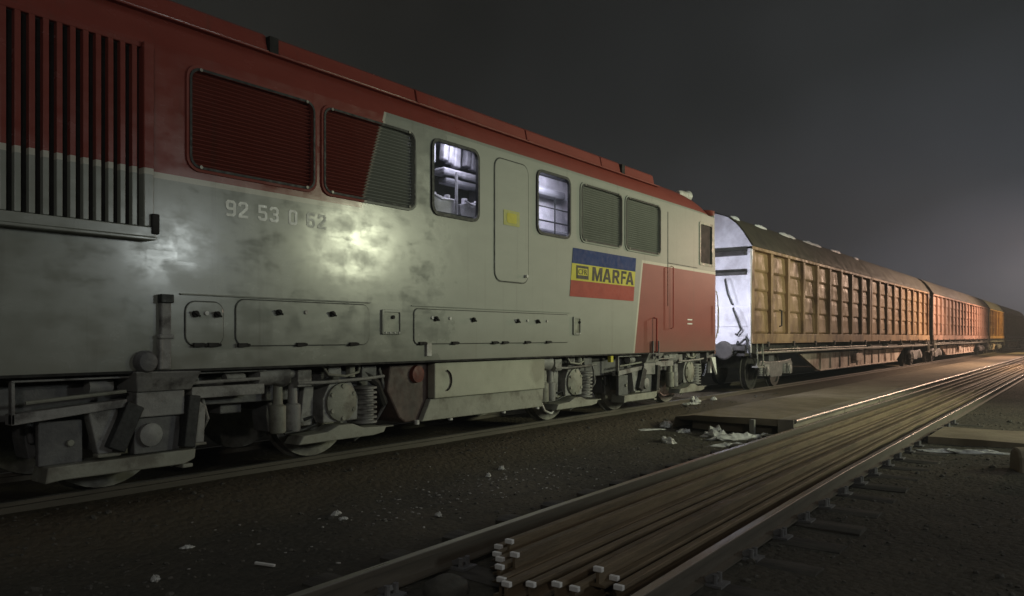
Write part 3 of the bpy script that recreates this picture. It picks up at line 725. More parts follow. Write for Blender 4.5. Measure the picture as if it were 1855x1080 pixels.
def lid(x0, x1, z0, z1, r=0.07, knobs=(), lights=(), latches=()):
    o = MB().prism_y(rrect(x0, x1, z0, z1, r), D-0.014, D+0.001).build('skirt_lid', M['livery'], loco, bevel=0.006)
    outline('s', x0-0.008, x1+0.008, z0-0.008, z1+0.008, r+0.008, 0.008, None, 0.004).build('seam', M['gasket'], o)
    for x in knobs:
        k = MB(); k.cyl((x, D-0.045, z1-0.11), (x, D-0.01, z1-0.11), 0.030, 10); k.obox((x, D-0.05, z1-0.11), 0.075, 0.02, 0.016, Matrix.Rotation(0.6, 3, 'Y')); k.build('knob', M['soot'], o, bevel=0.003)
    for x in latches:
        k = MB(); k.box(x-0.05, x+0.05, D-0.04, D-0.012, z0-0.012, z0+0.025); k.cyl((x+0.065, D-0.04, z0+0.005), (x+0.065, D-0.01, z0+0.005), 0.015, 8); k.build('latch', M['soot'], o, bevel=0.003)
    for x in lights: MB().cyl((x, D-0.03, z1-0.10), (x, D-0.012, z1-0.10), 0.020, 8).build('rivet', M['white'], o)
lid(4.16, 5.80, 1.295, 1.725, 0.09, (4.62, 5.28), (4.95,), (4.22, 4.88, 5.56))
lid(6.50, 9.82, 1.295, 1.705, 0.06, (6.86, 7.56, 8.50, 8.98), (6.80, 7.12, 8.47, 8.74, 9.22), (6.62, 7.20, 8.0, 8.22, 8.73, 9.25))
lid(3.665, 4.03, 1.30, 1.69, 0.09, (3.75, 3.96), (3.86,), (3.78, 3.92))
for x0, x1 in ((5.985, 6.29), (9.935, 10.15)):
    o = MB().ring_y(rrect(x0, x1, 1.405, 1.685, 0.02), rrect(x0+0.03, x1-0.03, 1.435, 1.655, 0.012), D-0.025, D+0.001).build('socket_box', M['livery'], loco, bevel=0.004)
    MB().prism_y(rrect(x0+0.028, x1-0.028, 1.433, 1.657, 0.012), D-0.010, D-0.002).build('flap', M['grey'], o)
    MB().cyl((x0+0.17, D-0.03, 1.60), (x0+0.17, D-0.008, 1.60), 0.022, 8).build('knob', M['soot'], o)
    b = MB()
    for q in range(4): b.cyl((x0+0.05+q*(x1-x0-0.1)/3, D-0.035, 1.425), (x0+0.05+q*(x1-x0-0.1)/3, D-0.02, 1.425), 0.010, 6)
    b.build('screws', M['white'], o)
bl = MB().box(3.62, 5.82, D-0.020, D-0.002, 1.745, 1.757); bl.build('rubbing_strip', M['livery_dull'], loco); MB().box(6.46, 9.86, D-0.014, D-0.002, 1.735, 1.744).build('rubbing_strip', M['livery_dull'], loco)
MB().box(6.70, 6.78, D-0.03, D-0.002, 1.15, 1.30).build('name_tag', M['white'], loco, bevel=0.004)
eb = MB().box(LX0, LX1, D-0.008, D+0.03, 1.075, 1.097); eb.build('sole_edge', M['soot'], loco)
# sanding post by the near bogie
pb = MB().box(3.425, 3.515, D-0.05, D+0.0, 1.10, 1.70); pb.box(3.405, 3.535, D-0.065, D-0.0, 1.36, 1.40); pb.box(3.405, 3.44, D-0.06, D-0.0, 1.10, 1.36)
po = pb.build('filler_post', M['bogie'], loco, bevel=0.012)
MB().box(3.415, 3.53, D-0.07, D+0.0, 1.665, 1.74).build('cap', M['gasket'], po, bevel=0.008)
MB().lathe((3.30, D-0.05, 1.17), (0, 1, 0), [(-0.04, 0.03), (-0.03, 0.075), (0.0, 0.095), (0.05, 0.095)], 20).build('air_bellows', M['bogie_dark'], loco, smooth=True)

# company emblem and running number
em = None
def emblem():
    global em
    zt, zb = 2.735, 1.992; x0, x1 = 9.945, 11.965; sl = 0.215
    z1 = zt - (zt-zb)*0.315; z2 = zb + (zt-zb)*0.335
    def q(za, zb_, xa, xb, y0, y1):
        f = lambda z: (z-zt)*sl*0.60
        return MB().prism_y([(xa+f(zb_), zb_), (xb+f(zb_), zb_), (xb+f(za), za), (xa+f(za), za)], D+y0, D+y1)
    em = q(z1, z2, x0, x1, -0.006, 0.001).build('company_emblem', M['yellow'], loco)
    q(zt, z1, x0, x1, -0.006, 0.001).build('blue_stripe', M['blue'], em)
    q(z2, zb, x0, x1, -0.006, 0.001).build('red_stripe', M['redflag'], em)
    bx0, bx1 = 10.03, 10.385; c0, c1 = z2+0.030, z1-0.025
    lg = MB().box(bx0, bx1, D-0.0095, D-0.0065, c0, c1).build('logo_box', M['black'], em)
    MB().box(bx0+0.035, bx1-0.035, D-0.0125, D-0.010, c0+0.055, c1-0.04).build('logo_field', M['yellow'], em)
    lettering('logo_letters', 'CFR', bx0+0.05, bx1-0.05, c0+0.070, c1-0.055, D-0.0145, M['black'], em, 0.0)
    glyph = {'M': [[(0,0),(.24,0),(.24,.62),(.42,0),(.58,0),(.76,.62),(.76,0),(1,0),(1,1),(.70,1),(.5,.36),(.30,1),(0,1)]],
             'A': [[(0,0),(.27,0),(.33,.2),(.67,.2),(.73,0),(1,0),(.65,1),(.35,1)], [(.39,.38),(.61,.38),(.5,.76)]],
             'R': [[(0,0),(.28,0),(.28,.38),(.40,.38),(.70,0),(1,0),(.68,.42),(.87,.5),(.93,.70),(.87,.9),(.68,1),(0,1)], [(.28,.57),(.57,.57),(.64,.69),(.57,.81),(.28,.81)]],
             'F': [[(0,0),(.30,0),(.30,.4),(.86,.4),(.86,.59),(.30,.59),(.30,.8),(1,.8),(1,1),(0,1)]]}
    zl, zh = z2+0.022, z1-0.018
    for ch, xa, xb in (('M', 10.49, 10.80), ('A', 10.82, 11.09), ('R', 11.13, 11.38), ('F', 11.42, 11.60), ('A', 11.585, 11.865)):
        f = lambda p: (xa + p[0]*(xb-xa) + 0.09*(p[1]*(zh-zl)), zl + p[1]*(zh-zl))
        ol = [[f(q_) for q_ in poly] for poly in glyph[ch]]
        holed_sheet('emblem_letter', ol[0], ol[1:], D-0.0085, 0.003, M['black'], em)
emblem()
nine = [[(.05,.05),(.2,0),(.8,0),(1,.15),(1,.85),(.8,1),(.2,1),(0,.85),(0,.55),(.2,.4),(.72,.4),(.72,.22),(.62,.16),(.3,.16),(.1,.2)], [(.28,.6),(.28,.78),(.38,.84),(.62,.84),(.72,.78),(.72,.56),(.36,.56)]]
DIG = {'0': [[(.2,0),(.8,0),(1,.15),(1,.85),(.8,1),(.2,1),(0,.85),(0,.15)], [(.28,.22),(.28,.78),(.38,.84),(.62,.84),(.72,.78),(.72,.22),(.62,.16),(.38,.16)]],
       '9': nine, '6': [[(1-x_, 1-z_) for x_, z_ in q] for q in nine],
       '2': [[(0,0),(1,0),(1,.16),(.36,.16),(.95,.55),(1,.65),(1,.85),(.8,1),(.2,1),(0,.85),(0,.7),(.27,.7),(.3,.8),(.38,.84),(.62,.84),(.72,.78),(.72,.66),(.02,.2)]],
       '5': [[(0,.15),(.2,0),(.8,0),(1,.15),(1,.5),(.8,.63),(.3,.63),(.3,.84),(.95,.84),(.95,1),(.05,1),(.05,.47),(.62,.47),(.72,.42),(.72,.22),(.62,.16),(.35,.16),(.27,.25),(0,.25)]],
       '3': [[(0,.15),(.2,0),(.8,0),(1,.15),(1,.42),(.88,.51),(1,.6),(1,.85),(.8,1),(.2,1),(0,.85),(0,.74),(.27,.74),(.3,.8),(.38,.84),(.62,.84),(.72,.78),(.72,.63),(.62,.58),(.4,.58),(.4,.43),(.62,.43),(.72,.38),(.72,.22),(.62,.16),(.38,.16),(.28,.25),(0,.25)]]}
for ch, xa, m_ in (('9', 4.06, 'whiteletter'), ('2', 4.19, 'whiteletter'), ('5', 4.40, 'whiteletter'), ('3', 4.53, 'whiteletter'), ('0', 4.75, 'whiteletter'), ('6', 4.97, 'wornletter'), ('2', 5.11, 'wornletter')):
    ol = [[(xa + x_*0.105, 2.487 + z_*0.148) for x_, z_ in q] for q in DIG[ch]]
    holed_sheet('number_digit', ol[0], ol[1:], D-0.0035, 0.003, M[m_], loco)
lb = MB()
for x in (14.08, ):
    lb.box(x, x+0.22, D-0.003, D+0.001, 1.62, 1.645); lb.box(x, x+0.22, D-0.003, D+0.001, 1.70, 1.725)
lb.build('data_marks', M['whiteletter'], loco)

# fuel tank and battery box between the bogies
tk = MB().prism_y([(6.30, 1.05), (6.25, 0.75), (6.45, 0.42), (6.55, 0.36), (9.3, 0.36), (9.42, 0.45), (9.42, 1.05)], D+0.18, D+2.72).build('fuel_tank', M['tank'], loco, bevel=0.02)
bb = MB().box(6.93, 9.28, D+0.06, D+0.18, 0.625, 1.058).build('battery_box', M['tankgrey'], tk, bevel=0.012)
MB().tube([(7.12 + 0.10*math.cos(a), D+0.045, 0.84+0.125*math.sin(a)) for a in [R(-80 + 160*i/12) for i in range(13)]], 0.010).build('box_handle', M['soot'], bb, smooth=True)
MB().prism_y([(6.75, 0.36), (9.28, 0.36), (9.30, 0.62), (6.90, 0.62)], D+0.10, D+0.18).build('tank_skirt', M['keeper'], tk, bevel=0.01)
MB().lathe((6.72, D+0.15, 0.93), (0, 1, 0), [(-0.03, 0.05), (-0.02, 0.10), (0.04, 0.11)], 16).build('filler_cap', M['oxide'], tk, smooth=True)
bt = MB()
for x in (6.7, 7.3, 8.4, 9.2): MB().cyl((x, D+0.14, 0.33), (x, D+0.14, 0.38), 0.03, 8).build('drain_cock', M['white'], tk)
bt.tube([(9.35, D+0.2, 0.45), (9.45, D+0.18, 0.28), (9.65, D+0.2, 0.22), (9.85, D+0.25, 0.30)], 0.018); bt.build('drain_pipe', M['white'], tk, smooth=True)
MB().box(11.10, 11.18, D-0.0, D+0.06, 0.96, 1.06).build('yellow_tag', M['yellow'], loco)

def bogie(axles):
    """three-axle bogie, axle positions along the train"""
    yo = D + 0.14
    b = MB()
    a0, a1 = axles[0]-0.95, axles[-1]+0.85
    for y0, y1 in ((D+0.36, D+0.50), (D+2.9-0.48, D+2.9-0.34)):
        b.prism_y([(a0, 1.0), (a0, 0.80), (a0+0.35, 0.74), (axles[0]-0.28, 0.74), (axles[0]-0.20, 0.90), (axles[0]+0.20, 0.90), (axles[0]+0.28, 0.72),
                   (axles[1]-0.28, 0.72), (axles[1]-0.20, 0.90), (axles[1]+0.20, 0.90), (axles[1]+0.28, 0.74),
                   (axles[2]-0.28, 0.72), (axles[2]-0.20, 0.90), (axles[2]+0.20, 0.90), (axles[2]+0.28, 0.74), (a1-0.35, 0.74), (a1, 0.80), (a1, 1.0)], y0, y1)
    for x in (a0+0.05, (axles[0]+axles[1])/2, (axles[1]+axles[2])/2, a1-0.05): b.box(x-0.12, x+0.12, D+0.50, D+2.9-0.48, 0.62, 0.92)
    bo = b.build('bogie', M['bogie_dark'], loco, bevel=0.012)
    P = lambda mb, name, m, bev=0.010, sm=False: mb.build(name, M[m], bo, bevel=0 if sm else bev, smooth=sm, angle=30)
    for i, x in enumerate(axles):
        for ya, d in ((D+0.68, 1), (D+2.22, -1)):
            w = MB().lathe((x, ya, 0.59), (0, d, 0), [(0.0, 0.10), (0.0, 0.14), (0.035, 0.16), (0.04, 0.40), (0.0, 0.46), (0.0, 0.545), (0.10, 0.55), (0.115, 0.58), (0.135, 0.575), (0.14, 0.40), (0.10, 0.2)], 40)
            w.build('wheel', M['wheel'], bo, smooth=True, angle=30)
        P(MB().cyl((x, D+0.75, 0.59), (x, D+2.15, 0.59), 0.09, 16), 'axle', 'bogie_dark', sm=True)
        for s in (-1, 1):
            br = MB(); br.tube([(x+s*0.66, D+0.50, 0.98), (x+s*0.70, D+0.50, 0.72), (x+s*0.66, D+0.50, 0.52)], 0.028)
            br.prism_y([(x+s*0.60, 0.78), (x+s*0.67, 0.80), (x+s*0.69, 0.55), (x+s*0.66, 0.38), (x+s*0.60, 0.40), (x+s*0.615, 0.60)], D+0.56, D+0.82)
            P(br, 'brake_hanger', 'bogie_dark')
        P(MB().tube([(x+0.62, yo+0.12, 1.02), (x+0.66, yo+0.1, 0.85), (x+0.74, yo+0.12, 0.62), (x+0.72, yo+0.32, 0.34), (x+0.60, D+0.66, 0.16)], 0.018), 'sand_pipe', 'bogie', sm=True)
        if i != 1:
            # outer axles: round bolted cover, ribbed spring behind it, damper pair ahead of it
            ab = MB().prism_y([(x-0.24, 0.46), (x+0.24, 0.46), (x+0.25, 0.72), (x+0.15, 0.88), (x-0.15, 0.88), (x-0.24, 0.72)], yo+0.06, D+0.66)
            P(ab, 'axle_box', 'bogie')
            cv = MB().lathe((x, yo+0.06, 0.67), (0, -1, 0), [(0, 0.205), (0.03, 0.205), (0.04, 0.18), (0.05, 0.145), (0.055, 0.0)], 28)
            for k in range(6):
                a = R(30+60*k); cv.cyl((x+0.172*math.cos(a), yo+0.005, 0.67+0.172*math.sin(a)), (x+0.172*math.cos(a), yo+0.05, 0.67+0.172*math.sin(a)), 0.024, 6)
            P(cv, 'axle_cover', 'keeper', sm=True)
            pr = []; z = 0.40
            while z < 0.84: pr += [(z, 0.10), (z+0.010, 0.138), (z+0.030, 0.138), (z+0.040, 0.10)]; z += 0.055
            P(MB().lathe((x+0.40, yo+0.12, 0), (0, 0, 1), pr, 22), 'coil_spring', 'bogie', sm=True)
            P(MB().prism_y([(x-0.62, 0.275), (x+0.40, 0.275), (x+0.56, 0.295), (x+0.60, 0.36), (x+0.25, 0.375), (x+0.10, 0.43), (x-0.10, 0.43), (x-0.25, 0.375), (x-0.56, 0.36)], yo-0.03, yo+0.22), 'keeper_beam', 'keeper')
            P(MB().box(x+0.56, x+0.72, yo-0.02, yo+0.10, 0.345, 0.360), 'keeper_foot', 'keeper')
            for dx in (-0.78, -0.60):
                P(MB().lathe((x+dx, yo+0.10, 0), (0, 0, 1), [(0.40, 0.05), (0.41, 0.075), (0.43, 0.082), (0.68, 0.082), (0.70, 0.05), (0.90, 0.045)], 16), 'damper', 'keeper' if dx < -0.7 else 'bogie', sm=True)
            P(MB().tube([(x-0.50, yo+0.05, 0.52), (x-0.42, yo+0.0, 0.55), (x-0.36, yo+0.02, 0.47), (x-0.50, yo+0.05, 0.42), (x-0.74, yo+0.05, 0.405)], 0.018), 'hose', 'rubber', sm=True)
            P(MB().prism_y([(x-0.46, 0.44), (x-0.30, 0.44), (x-0.28, 0.86), (x-0.40, 0.92)], yo+0.16, yo+0.24), 'horn_plate', 'bogie')
            c = MB().lathe((x-0.90, yo+0.06, 1.0), (1, 0, 0), [(-0.20, 0.06), (-0.18, 0.10), (0.06, 0.105), (0.12, 0.125), (0.16, 0.125), (0.19, 0.05), (0.42, 0.03)], 18)
            P(c, 'brake_cylinder', 'bogie', sm=True)
            P(MB().box(x-0.62, x-0.44, yo-0.01, yo+0.10, 0.865, 1.04), 'valve_box', 'bogie')
            P(MB().box(x-0.20, x-0.02, yo+0.02, yo+0.10, 0.95, 1.07), 'valve_box', 'bogie')
            P(MB().cyl((x+0.12, yo+0.04, 0.94), (x+0.12, yo+0.04, 1.06), 0.05, 12), 'air_valve', 'keeper', sm=True)
            P(MB().box(x+0.28, x+0.50, yo+0.03, yo+0.12, 0.88, 1.05), 'valve_box', 'bogie_dark')
            P(MB().tube([(x-0.62, yo-0.01, 0.905), (x-0.30, yo-0.02, 0.90), (x+0.3, yo-0.02, 0.915), (x+0.58, yo+0.0, 0.93)], 0.018), 'brake_rod', 'bogie', sm=True)
            P(MB().tube([(x-0.30, yo-0.0, 1.08), (x-0.24, yo-0.03, 0.98), (x+0.0, yo-0.03, 0.955), (x+0.2, yo+0.0, 0.99), (x+0.24, yo+0.02, 1.08)], 0.014), 'air_pipe', 'keeper', sm=True)
        else:
            # middle axle: bracket under the body, slanting struts, open step frames
            ab = MB().prism_y([(x-0.24, 0.42), (x+0.24, 0.42), (x+0.24, 0.88), (x-0.24, 0.88)], yo+0.16, D+0.66); P(ab, 'axle_box', 'bogie_dark')
            P(MB().prism_y([(x-0.72, 0.24), (x-0.60, 0.255), (x+0.42, 0.25), (x+0.52, 0.29), (x+0.53, 0.375), (x-0.70, 0.365)], yo-0.04, yo+0.22), 'keeper_beam', 'keeper')
            P(MB().box(x+0.40, x+0.50, yo-0.045, yo+0.1, 0.215, 0.25), 'keeper_foot', 'keeper')
            P(MB().box(x-0.73, x-0.40, yo+0.06, yo+0.12, 0.365, 0.71), 'guard_plate', 'bogie_dark')
            P(MB().cyl((x-0.50, yo+0.03, 0.53), (x-0.50, yo+0.06, 0.53), 0.03, 8), 'bolt', 'keeper')
            P(MB().prism_y([(x-0.40, 0.82), (x-0.14, 0.83), (x-0.19, 0.42), (x-0.31, 0.42)], yo-0.01, yo+0.10), 'strut', 'bogie')
            P(MB().box(x-0.33, x-0.14, yo-0.05, yo+0.05, 0.395, 0.425), 'strut_foot', 'keeper')
            P(MB().obox((x-0.115, yo-0.03, 0.63), 0.15, 0.12, 0.40, Matrix.Rotation(0.42, 3, 'Y')), 'slanting_damper', 'rubber')
            P(MB().box(x-0.02, x+0.41, yo-0.06, yo+0.12, 0.695, 0.91), 'bracket_face', 'bogie')
            P(MB().add([(x-0.10, yo-0.20, 1.09), (x+0.49, yo-0.20, 1.075), (x+0.49, yo+0.2, 1.09), (x-0.10, yo+0.2, 1.09), (x-0.03, yo-0.09, 0.913), (x+0.45, yo-0.09, 0.913), (x+0.45, yo+0.2, 0.913), (x-0.03, yo+0.2, 0.913)],
                       [(0, 1, 2, 3), (4, 7, 6, 5), (0, 4, 5, 1), (1, 5, 6, 2), (2, 6, 7, 3), (3, 7, 4, 0)]), 'body_bracket', 'bogie')
            P(MB().box(x-0.01, x+0.40, yo+0.0, yo+0.12, 0.38, 0.69), 'lower_bracket', 'bogie_dark')
            P(MB().lathe((x+0.12, yo+0.0, 0.54), (0, -1, 0), [(0, 0.10), (0.04, 0.10), (0.05, 0.07), (0.055, 0.0)], 16), 'pivot_cap', 'bogie', sm=True)
            P(MB().obox((x+0.46, yo-0.04, 0.63), 0.11, 0.13, 0.46, Matrix.Rotation(0.12, 3, 'Y')), 'slanting_damper', 'rubber')
            P(MB().prism_y([(x+0.53, 0.84), (x+0.64, 0.75), (x+0.62, 0.42), (x+0.48, 0.42)], yo-0.02, yo+0.10), 'strut', 'bogie')
            P(MB().box(x+0.46, x+0.63, yo-0.05, yo+0.05, 0.40, 0.425), 'strut_foot', 'keeper')
            f = MB().box(x-0.96, x-0.08, yo-0.06, yo+0.04, 1.035, 1.052); f.box(x-0.96, x-0.935, yo-0.06, yo+0.0, 0.72, 1.035)
            f.add([(x-0.96, yo-0.06, 0.715), (x-0.10, yo-0.06, 0.795), (x-0.10, yo-0.06, 0.86), (x-0.96, yo-0.06, 0.80), (x-0.96, yo+0.06, 0.715), (x-0.10, yo+0.06, 0.795), (x-0.10, yo+0.06, 0.86), (x-0.96, yo+0.06, 0.80)],
                  [(0, 1, 2, 3), (4, 7, 6, 5), (0, 4, 5, 1), (1, 5, 6, 2), (2, 6, 7, 3), (3, 7, 4, 0)])
            P(f, 'step_frame', 'bogie', 0.006)
            P(MB().tube([(x-0.85, yo-0.02, 0.875), (x-0.5, yo-0.04, 0.90), (x-0.10, yo-0.04, 0.925)], 0.016), 'brake_rod', 'keeper', sm=True)
            P(MB().cyl((x-0.35, yo+0.10, 0.97), (x-0.16, yo+0.10, 0.97), 0.06, 14), 'air_valve', 'bogie', sm=True)
            g_ = MB().box(x+0.50, x+1.26, yo-0.02, yo+0.08, 0.822, 0.925); g_.box(x+0.50, x+1.26, yo-0.06, yo+0.02, 1.045, 1.06); P(g_, 'step_frame', 'bogie', 0.006)
            P(MB().cyl((x+0.50, yo-0.03, 0.965), (x+1.20, yo-0.03, 0.975), 0.017, 8), 'brake_rod', 'bogie', sm=True)
            P(MB().cyl((x+0.85, yo+0.02, 0.99), (x+1.05, yo+0.02, 0.99), 0.045, 12), 'air_valve', 'bogie', sm=True)
    return bo
bogie((1.08, 3.30, 5.58))
bogie((10.28, 12.45, 14.58))
def underside():
    for x in (2.0, 4.4, 9.7, 11.4, 13.5):
        MB().box(x-0.4, x+0.4, D+0.5, D+2.4, 0.80, 1.10).build('cross_member', M['soot'], loco)
    u = MB()
    u.tube([(9.45, D+0.25, 1.0), (9.8, D+0.22, 0.98), (10.4, D+0.2, 0.99), (11.2, D+0.2, 1.0)], 0.03)
    u.build('air_pipe', M['soot'], loco, smooth=True); u = MB()
    u.tube([(5.9, D+0.22, 1.0), (6.1, D+0.2, 0.85), (6.25, D+0.24, 0.6)], 0.05)
    u.build('air_pipe', M['soot'], loco, smooth=True)
underside()

# ------------------------------------------------------------------ freight wagons
YW = 6.46                   # near side of the wagons
def wagon(x0, x1, label, paint, bays=9, end_paint=None, detail=True, short=False):
    root = thing('freight_wagon', label, 'wagon', (x0, YC, 0.04), 'freight wagons behind the locomotive')
    L = x1 - x0; y = YW - YC; hw = -y; oz = -0.04
    T = lambda mb: mb
    # sliding doors: posts and pressed panels in one sheet
    mid = L/2
    zb, zt = 1.45+oz, 3.44+oz
    rowz = [zb, zb+0.56, zb+1.03, zb+1.50, zt]
    for (a, b) in ((0.05, mid-0.05), (mid+0.05, L-0.05)):
        mb = MB(); w = (b-a)/bays
        for k in range(bays):
            xa = a + k*w; pw = 0.17
            mb.box(xa, xa+pw, y-0.012, y+0.12, zb, zt)
            c0, c1 = xa+pw, xa+w
            for za, zc in zip(rowz, rowz[1:]):
                # pressed panel: sloping rim, sunken and slightly bulged middle
                yo_, yi = y+0.060, y+0.090
                vs = [(q, r_, s_) for r_, s_ in ((yi+0.01, za), (yo_+0.012, za+0.03), (yo_, za+0.06), (yo_+0.01, za+(zc-za)*0.42), (yi-0.015, zc-0.12), (yi, zc-0.02), (yi+0.01, zc)) for q in (c0, c1)]
                mb.add(vs, [(2*q, 2*q+1, 2*q+3, 2*q+2) for q in range(6)])
        mb.box(b-0.14, b, y-0.014, y+0.12, zb, zt)
        mb.box(a-0.02, b+0.02, y-0.03, y+0.12, zt, zt+0.075)
        mb.box(a-0.02, b+0.02, y-0.035, y+0.12, 1.235+oz, zb)
        mb.box(a-0.02, b+0.02, y-0.050, y+0.12, 1.215+oz, 1.235+oz)
        dz = mb.build('sliding_door', paint, root, bevel=0.008 if detail else 0)
        n = 6
        for k in range(n):
            xx = a + (k+0.5)*(b-a)/n
            MB().box(xx-0.05, xx+0.05, y-0.075, y-0.02, 1.13+oz, 1.26+oz).build('roller', M['under'], dz)
        hd = MB().tube([(a+1.9, y-0.03, 1.6), (a+1.9, y-0.09, 1.62), (a+1.9, y-0.09, 2.0), (a+1.9, y-0.03, 2.02)], 0.02)
        hd.build('handle', M['under'], dz)
    # curved roof
    prof = [(y-0.03, 3.515), (y-0.035, 3.53), (y+0.06, 3.68), (y+0.20, 3.90), (y+0.36, 4.10), (y+0.56, 4.26), (y+0.85, 4.37), (0, 4.43)]
    prof = [(p, z+oz) for p, z in prof]; prof = prof + [(-p, z) for p, z in prof[-2::-1]]
    mb = MB(); n = len(prof); xs = [0.0, 0.15] + [0.15 + (L-0.3)*k/24 for k in range(1, 24)] + [L-0.15, L]
    for x in xs:
        for p, z in prof: mb.v.append((x, p, z))
    for i in range(len(xs)-1):
        for j in range(n-1): mb.f.append((i*n+j, (i+1)*n+j, (i+1)*n+j+1, i*n+j+1))
    rf = mb.build('roof', M['roof'] if paint is not M['wagon_shade'] else M['wagon_shade'], root, smooth=True, angle=60)
    for x in [0.02, mid-0.04, mid+0.06, L-0.10]:
        rb = MB(); vs = [(x, p*1.004, z+0.018) for p, z in prof] + [(x+0.06, p*1.004, z+0.018) for p, z in prof]
        rb.add(vs, [(j, n+j, n+j+1, j+1) for j in range(n-1)])
        rb.build('roof_rib', M['roof'], rf)
    # end walls
    ep = end_paint or paint
    for xe, d in ((0.0, -1), (L, 1)):
        poly = [(y+0.02, 1.0+oz), (-y-0.02, 1.0+oz)] + [(p*0.99, z-0.02) for p, z in prof[::-1]]
        mb = MB(); m = len(poly)
        mb.add([(xe+0.03*-d, p, z) for p, z in poly] + [(xe+0.10*-d, p, z) for p, z in poly], [tuple(range(m)), tuple(range(2*m-1, m-1, -1))] + [(k, m+k, m+(k+1) % m, (k+1) % m) for k in range(m)])
        ew = mb.build('end_wall', ep, root)
        for z, hgt in ((3.30, 0.10), (2.84, 0.07), (1.05, 0.14)): MB().box(*sorted((xe+0.03*-d, xe+0.13*d)), y+0.10, -y-0.10, z+oz, z+hgt+oz).build('end_beam', M['under'], ew, bevel=0.01)
        pn = MB()
        for z in (1.62, 2.10): pn.box(*sorted((xe+0.028*-d, xe+0.012*d)), y+0.05, -y-0.05, z+oz, z+0.025+oz)
        for p in (y+0.0, -y-0.07): pn.box(*sorted((xe+0.028*-d, xe+0.03*d)), p, p+0.07, 1.0+oz, 3.45+oz)
        pn.build('ribs', ep, ew)
    # underframe, long grab pipe, fish-belly trough
    uf = MB().box(0.02, L-0.02, y+0.16, -y-0.16, 0.92+oz, 1.20+oz).build('underframe', M['under'], root)
    pp = MB()
    pp.box(0.3, L-0.4, y-0.02, y+0.035, 0.965+oz, 1.015+oz); pp.box(mid*0.1, L*0.47, y-0.025, y+0.03, 1.045+oz, 1.075+oz)
    for k in range(9): pp.box(0.7+(L-1.4)*k/8, 0.75+(L-1.4)*k/8, y+0.0, y+0.17, 0.95+oz, 1.12+oz)
    pp.build('side_pipe', M['pipe'], uf, bevel=0.008)
    if short: t0, t1 = L*0.25, L*0.75
    else: t0, t1 = 4.9, L-4.3
    tr = MB().prism_y([(t0, 0.88+oz), (t1, 0.88+oz), (t1-1.6, 0.36+oz), (t0+1.8, 0.36+oz)], y+0.34, y+0.42)
    k = t0+2.0
    while k < t1-1.7: tr.box(k, k+0.06, y+0.30, y+0.34, 0.38+oz, 0.87+oz); k += 1.15
    tr.box(t0+1.8, t1-1.6, y+0.28, y+0.44, 0.33+oz, 0.37+oz)
    tr.box(t0+6.0 if not short else t0+2, t0+6.9 if not short else t0+2.6, y+0.20, y+0.34, 0.55+oz, 0.80+oz)
    tr.build('trough', M['trough'], root, bevel=0.006)
    # bogies with two axles, springs and side frames
    centres = (2.35, L-2.35) if not short else (2.2, L-2.2)
    for c in centres:
        b = MB()
        for yy in (y+0.18, -y-0.30):
            b.prism_y([(c-1.35, 0.62), (c-1.2, 0.50), (c-0.62, 0.50), (c-0.42, 0.30), (c+0.42, 0.30), (c+0.62, 0.50), (c+1.2, 0.50), (c+1.35, 0.62), (c+1.2, 0.74), (c+0.5, 0.70), (c-0.5, 0.70), (c-1.2, 0.74)], yy, yy+0.12)
        b.box(c-0.2, c+0.2, y+0.3, -y-0.3, 0.5, 0.9)
        bo = b.build('bogie', M['bogie_dark'], root, bevel=0.012)
        for x in (c-0.9, c+0.9):
            for yy, d in ((-0.82, 1), (0.82, -1)):
                MB().lathe((x, yy, 0.46), (0, d, 0), [(0, 0.08), (0.0, 0.14), (0.03, 0.16), (0.035, 0.36), (0.0, 0.38), (0.0, 0.455), (0.1, 0.46), (0.115, 0.49), (0.135, 0.485), (0.14, 0.3)], 32).build('wheel', M['under'], bo, smooth=True, angle=30)  # black colour stands in for the shadow over the wheels
            ax = MB().box(x-0.16, x+0.16, y+0.12, y+0.30, 0.36, 0.64); ax.lathe((x, y+0.12, 0.47), (0, -1, 0), [(0, 0.12), (0.03, 0.12), (0.04, 0.09), (0.045, 0.0)], 18)
            ax.build('axle_box', M['bogie'], bo, smooth=True, angle=30)
            sp = MB()
            for dx in (-0.26, 0.26):
                pr = []; z = 0.36
                while z < 0.60: pr += [(z, 0.05), (z+0.01, 0.07), (z+0.025, 0.07), (z+0.035, 0.05)]; z += 0.045
                sp.lathe((x+dx, y+0.2, 0), (0, 0, 1), pr, 12)
            sp.build('coil_spring', M['bogie'], bo, smooth=True, angle=30)
    for xe, d in ((0, -1), (L, 1)):
        for yy in (-0.88, 0.88):
            MB().lathe((xe, yy, 1.02), (d, 0, 0), [(-0.05, 0.14), (0.05, 0.14), (0.06, 0.09), (0.30, 0.09), (0.31, 0.065), (0.47, 0.065), (0.48, 0.21), (0.50, 0.22), (0.52, 0.19)], 20).build('buffer', M['under'], root, smooth=True, angle=30)
        hs = MB().tube([(xe+0.12*d, -0.35, 0.95), (xe+0.30*d, -0.36, 0.85), (xe+0.38*d, -0.38, 0.55), (xe+0.48*d, -0.36, 0.40)], 0.025)
        hs.build('brake_hose', M['rubber'], root, smooth=True)
    for xe in (0.35, L-0.45):
        st = MB(); st.tube([(xe, y-0.01, 1.18), (xe, y-0.03, 0.72), (xe+0.02, y+0.0, 0.62)], 0.022); st.tube([(xe+0.4, y-0.01, 1.18), (xe+0.4, y-0.03, 0.72), (xe+0.38, y+0.0, 0.62)], 0.022); st.box(xe, xe+0.4, y-0.05, y+0.1, 0.60, 0.63)
        st.build('shunter_step', M['pipe'], root, smooth=True)
    return root
w1 = wagon(17.86, 42.1, 'brown sliding-wall wagon with a floodlit white end, coupled to the locomotive', M['wagon'], end_paint=M['end'])
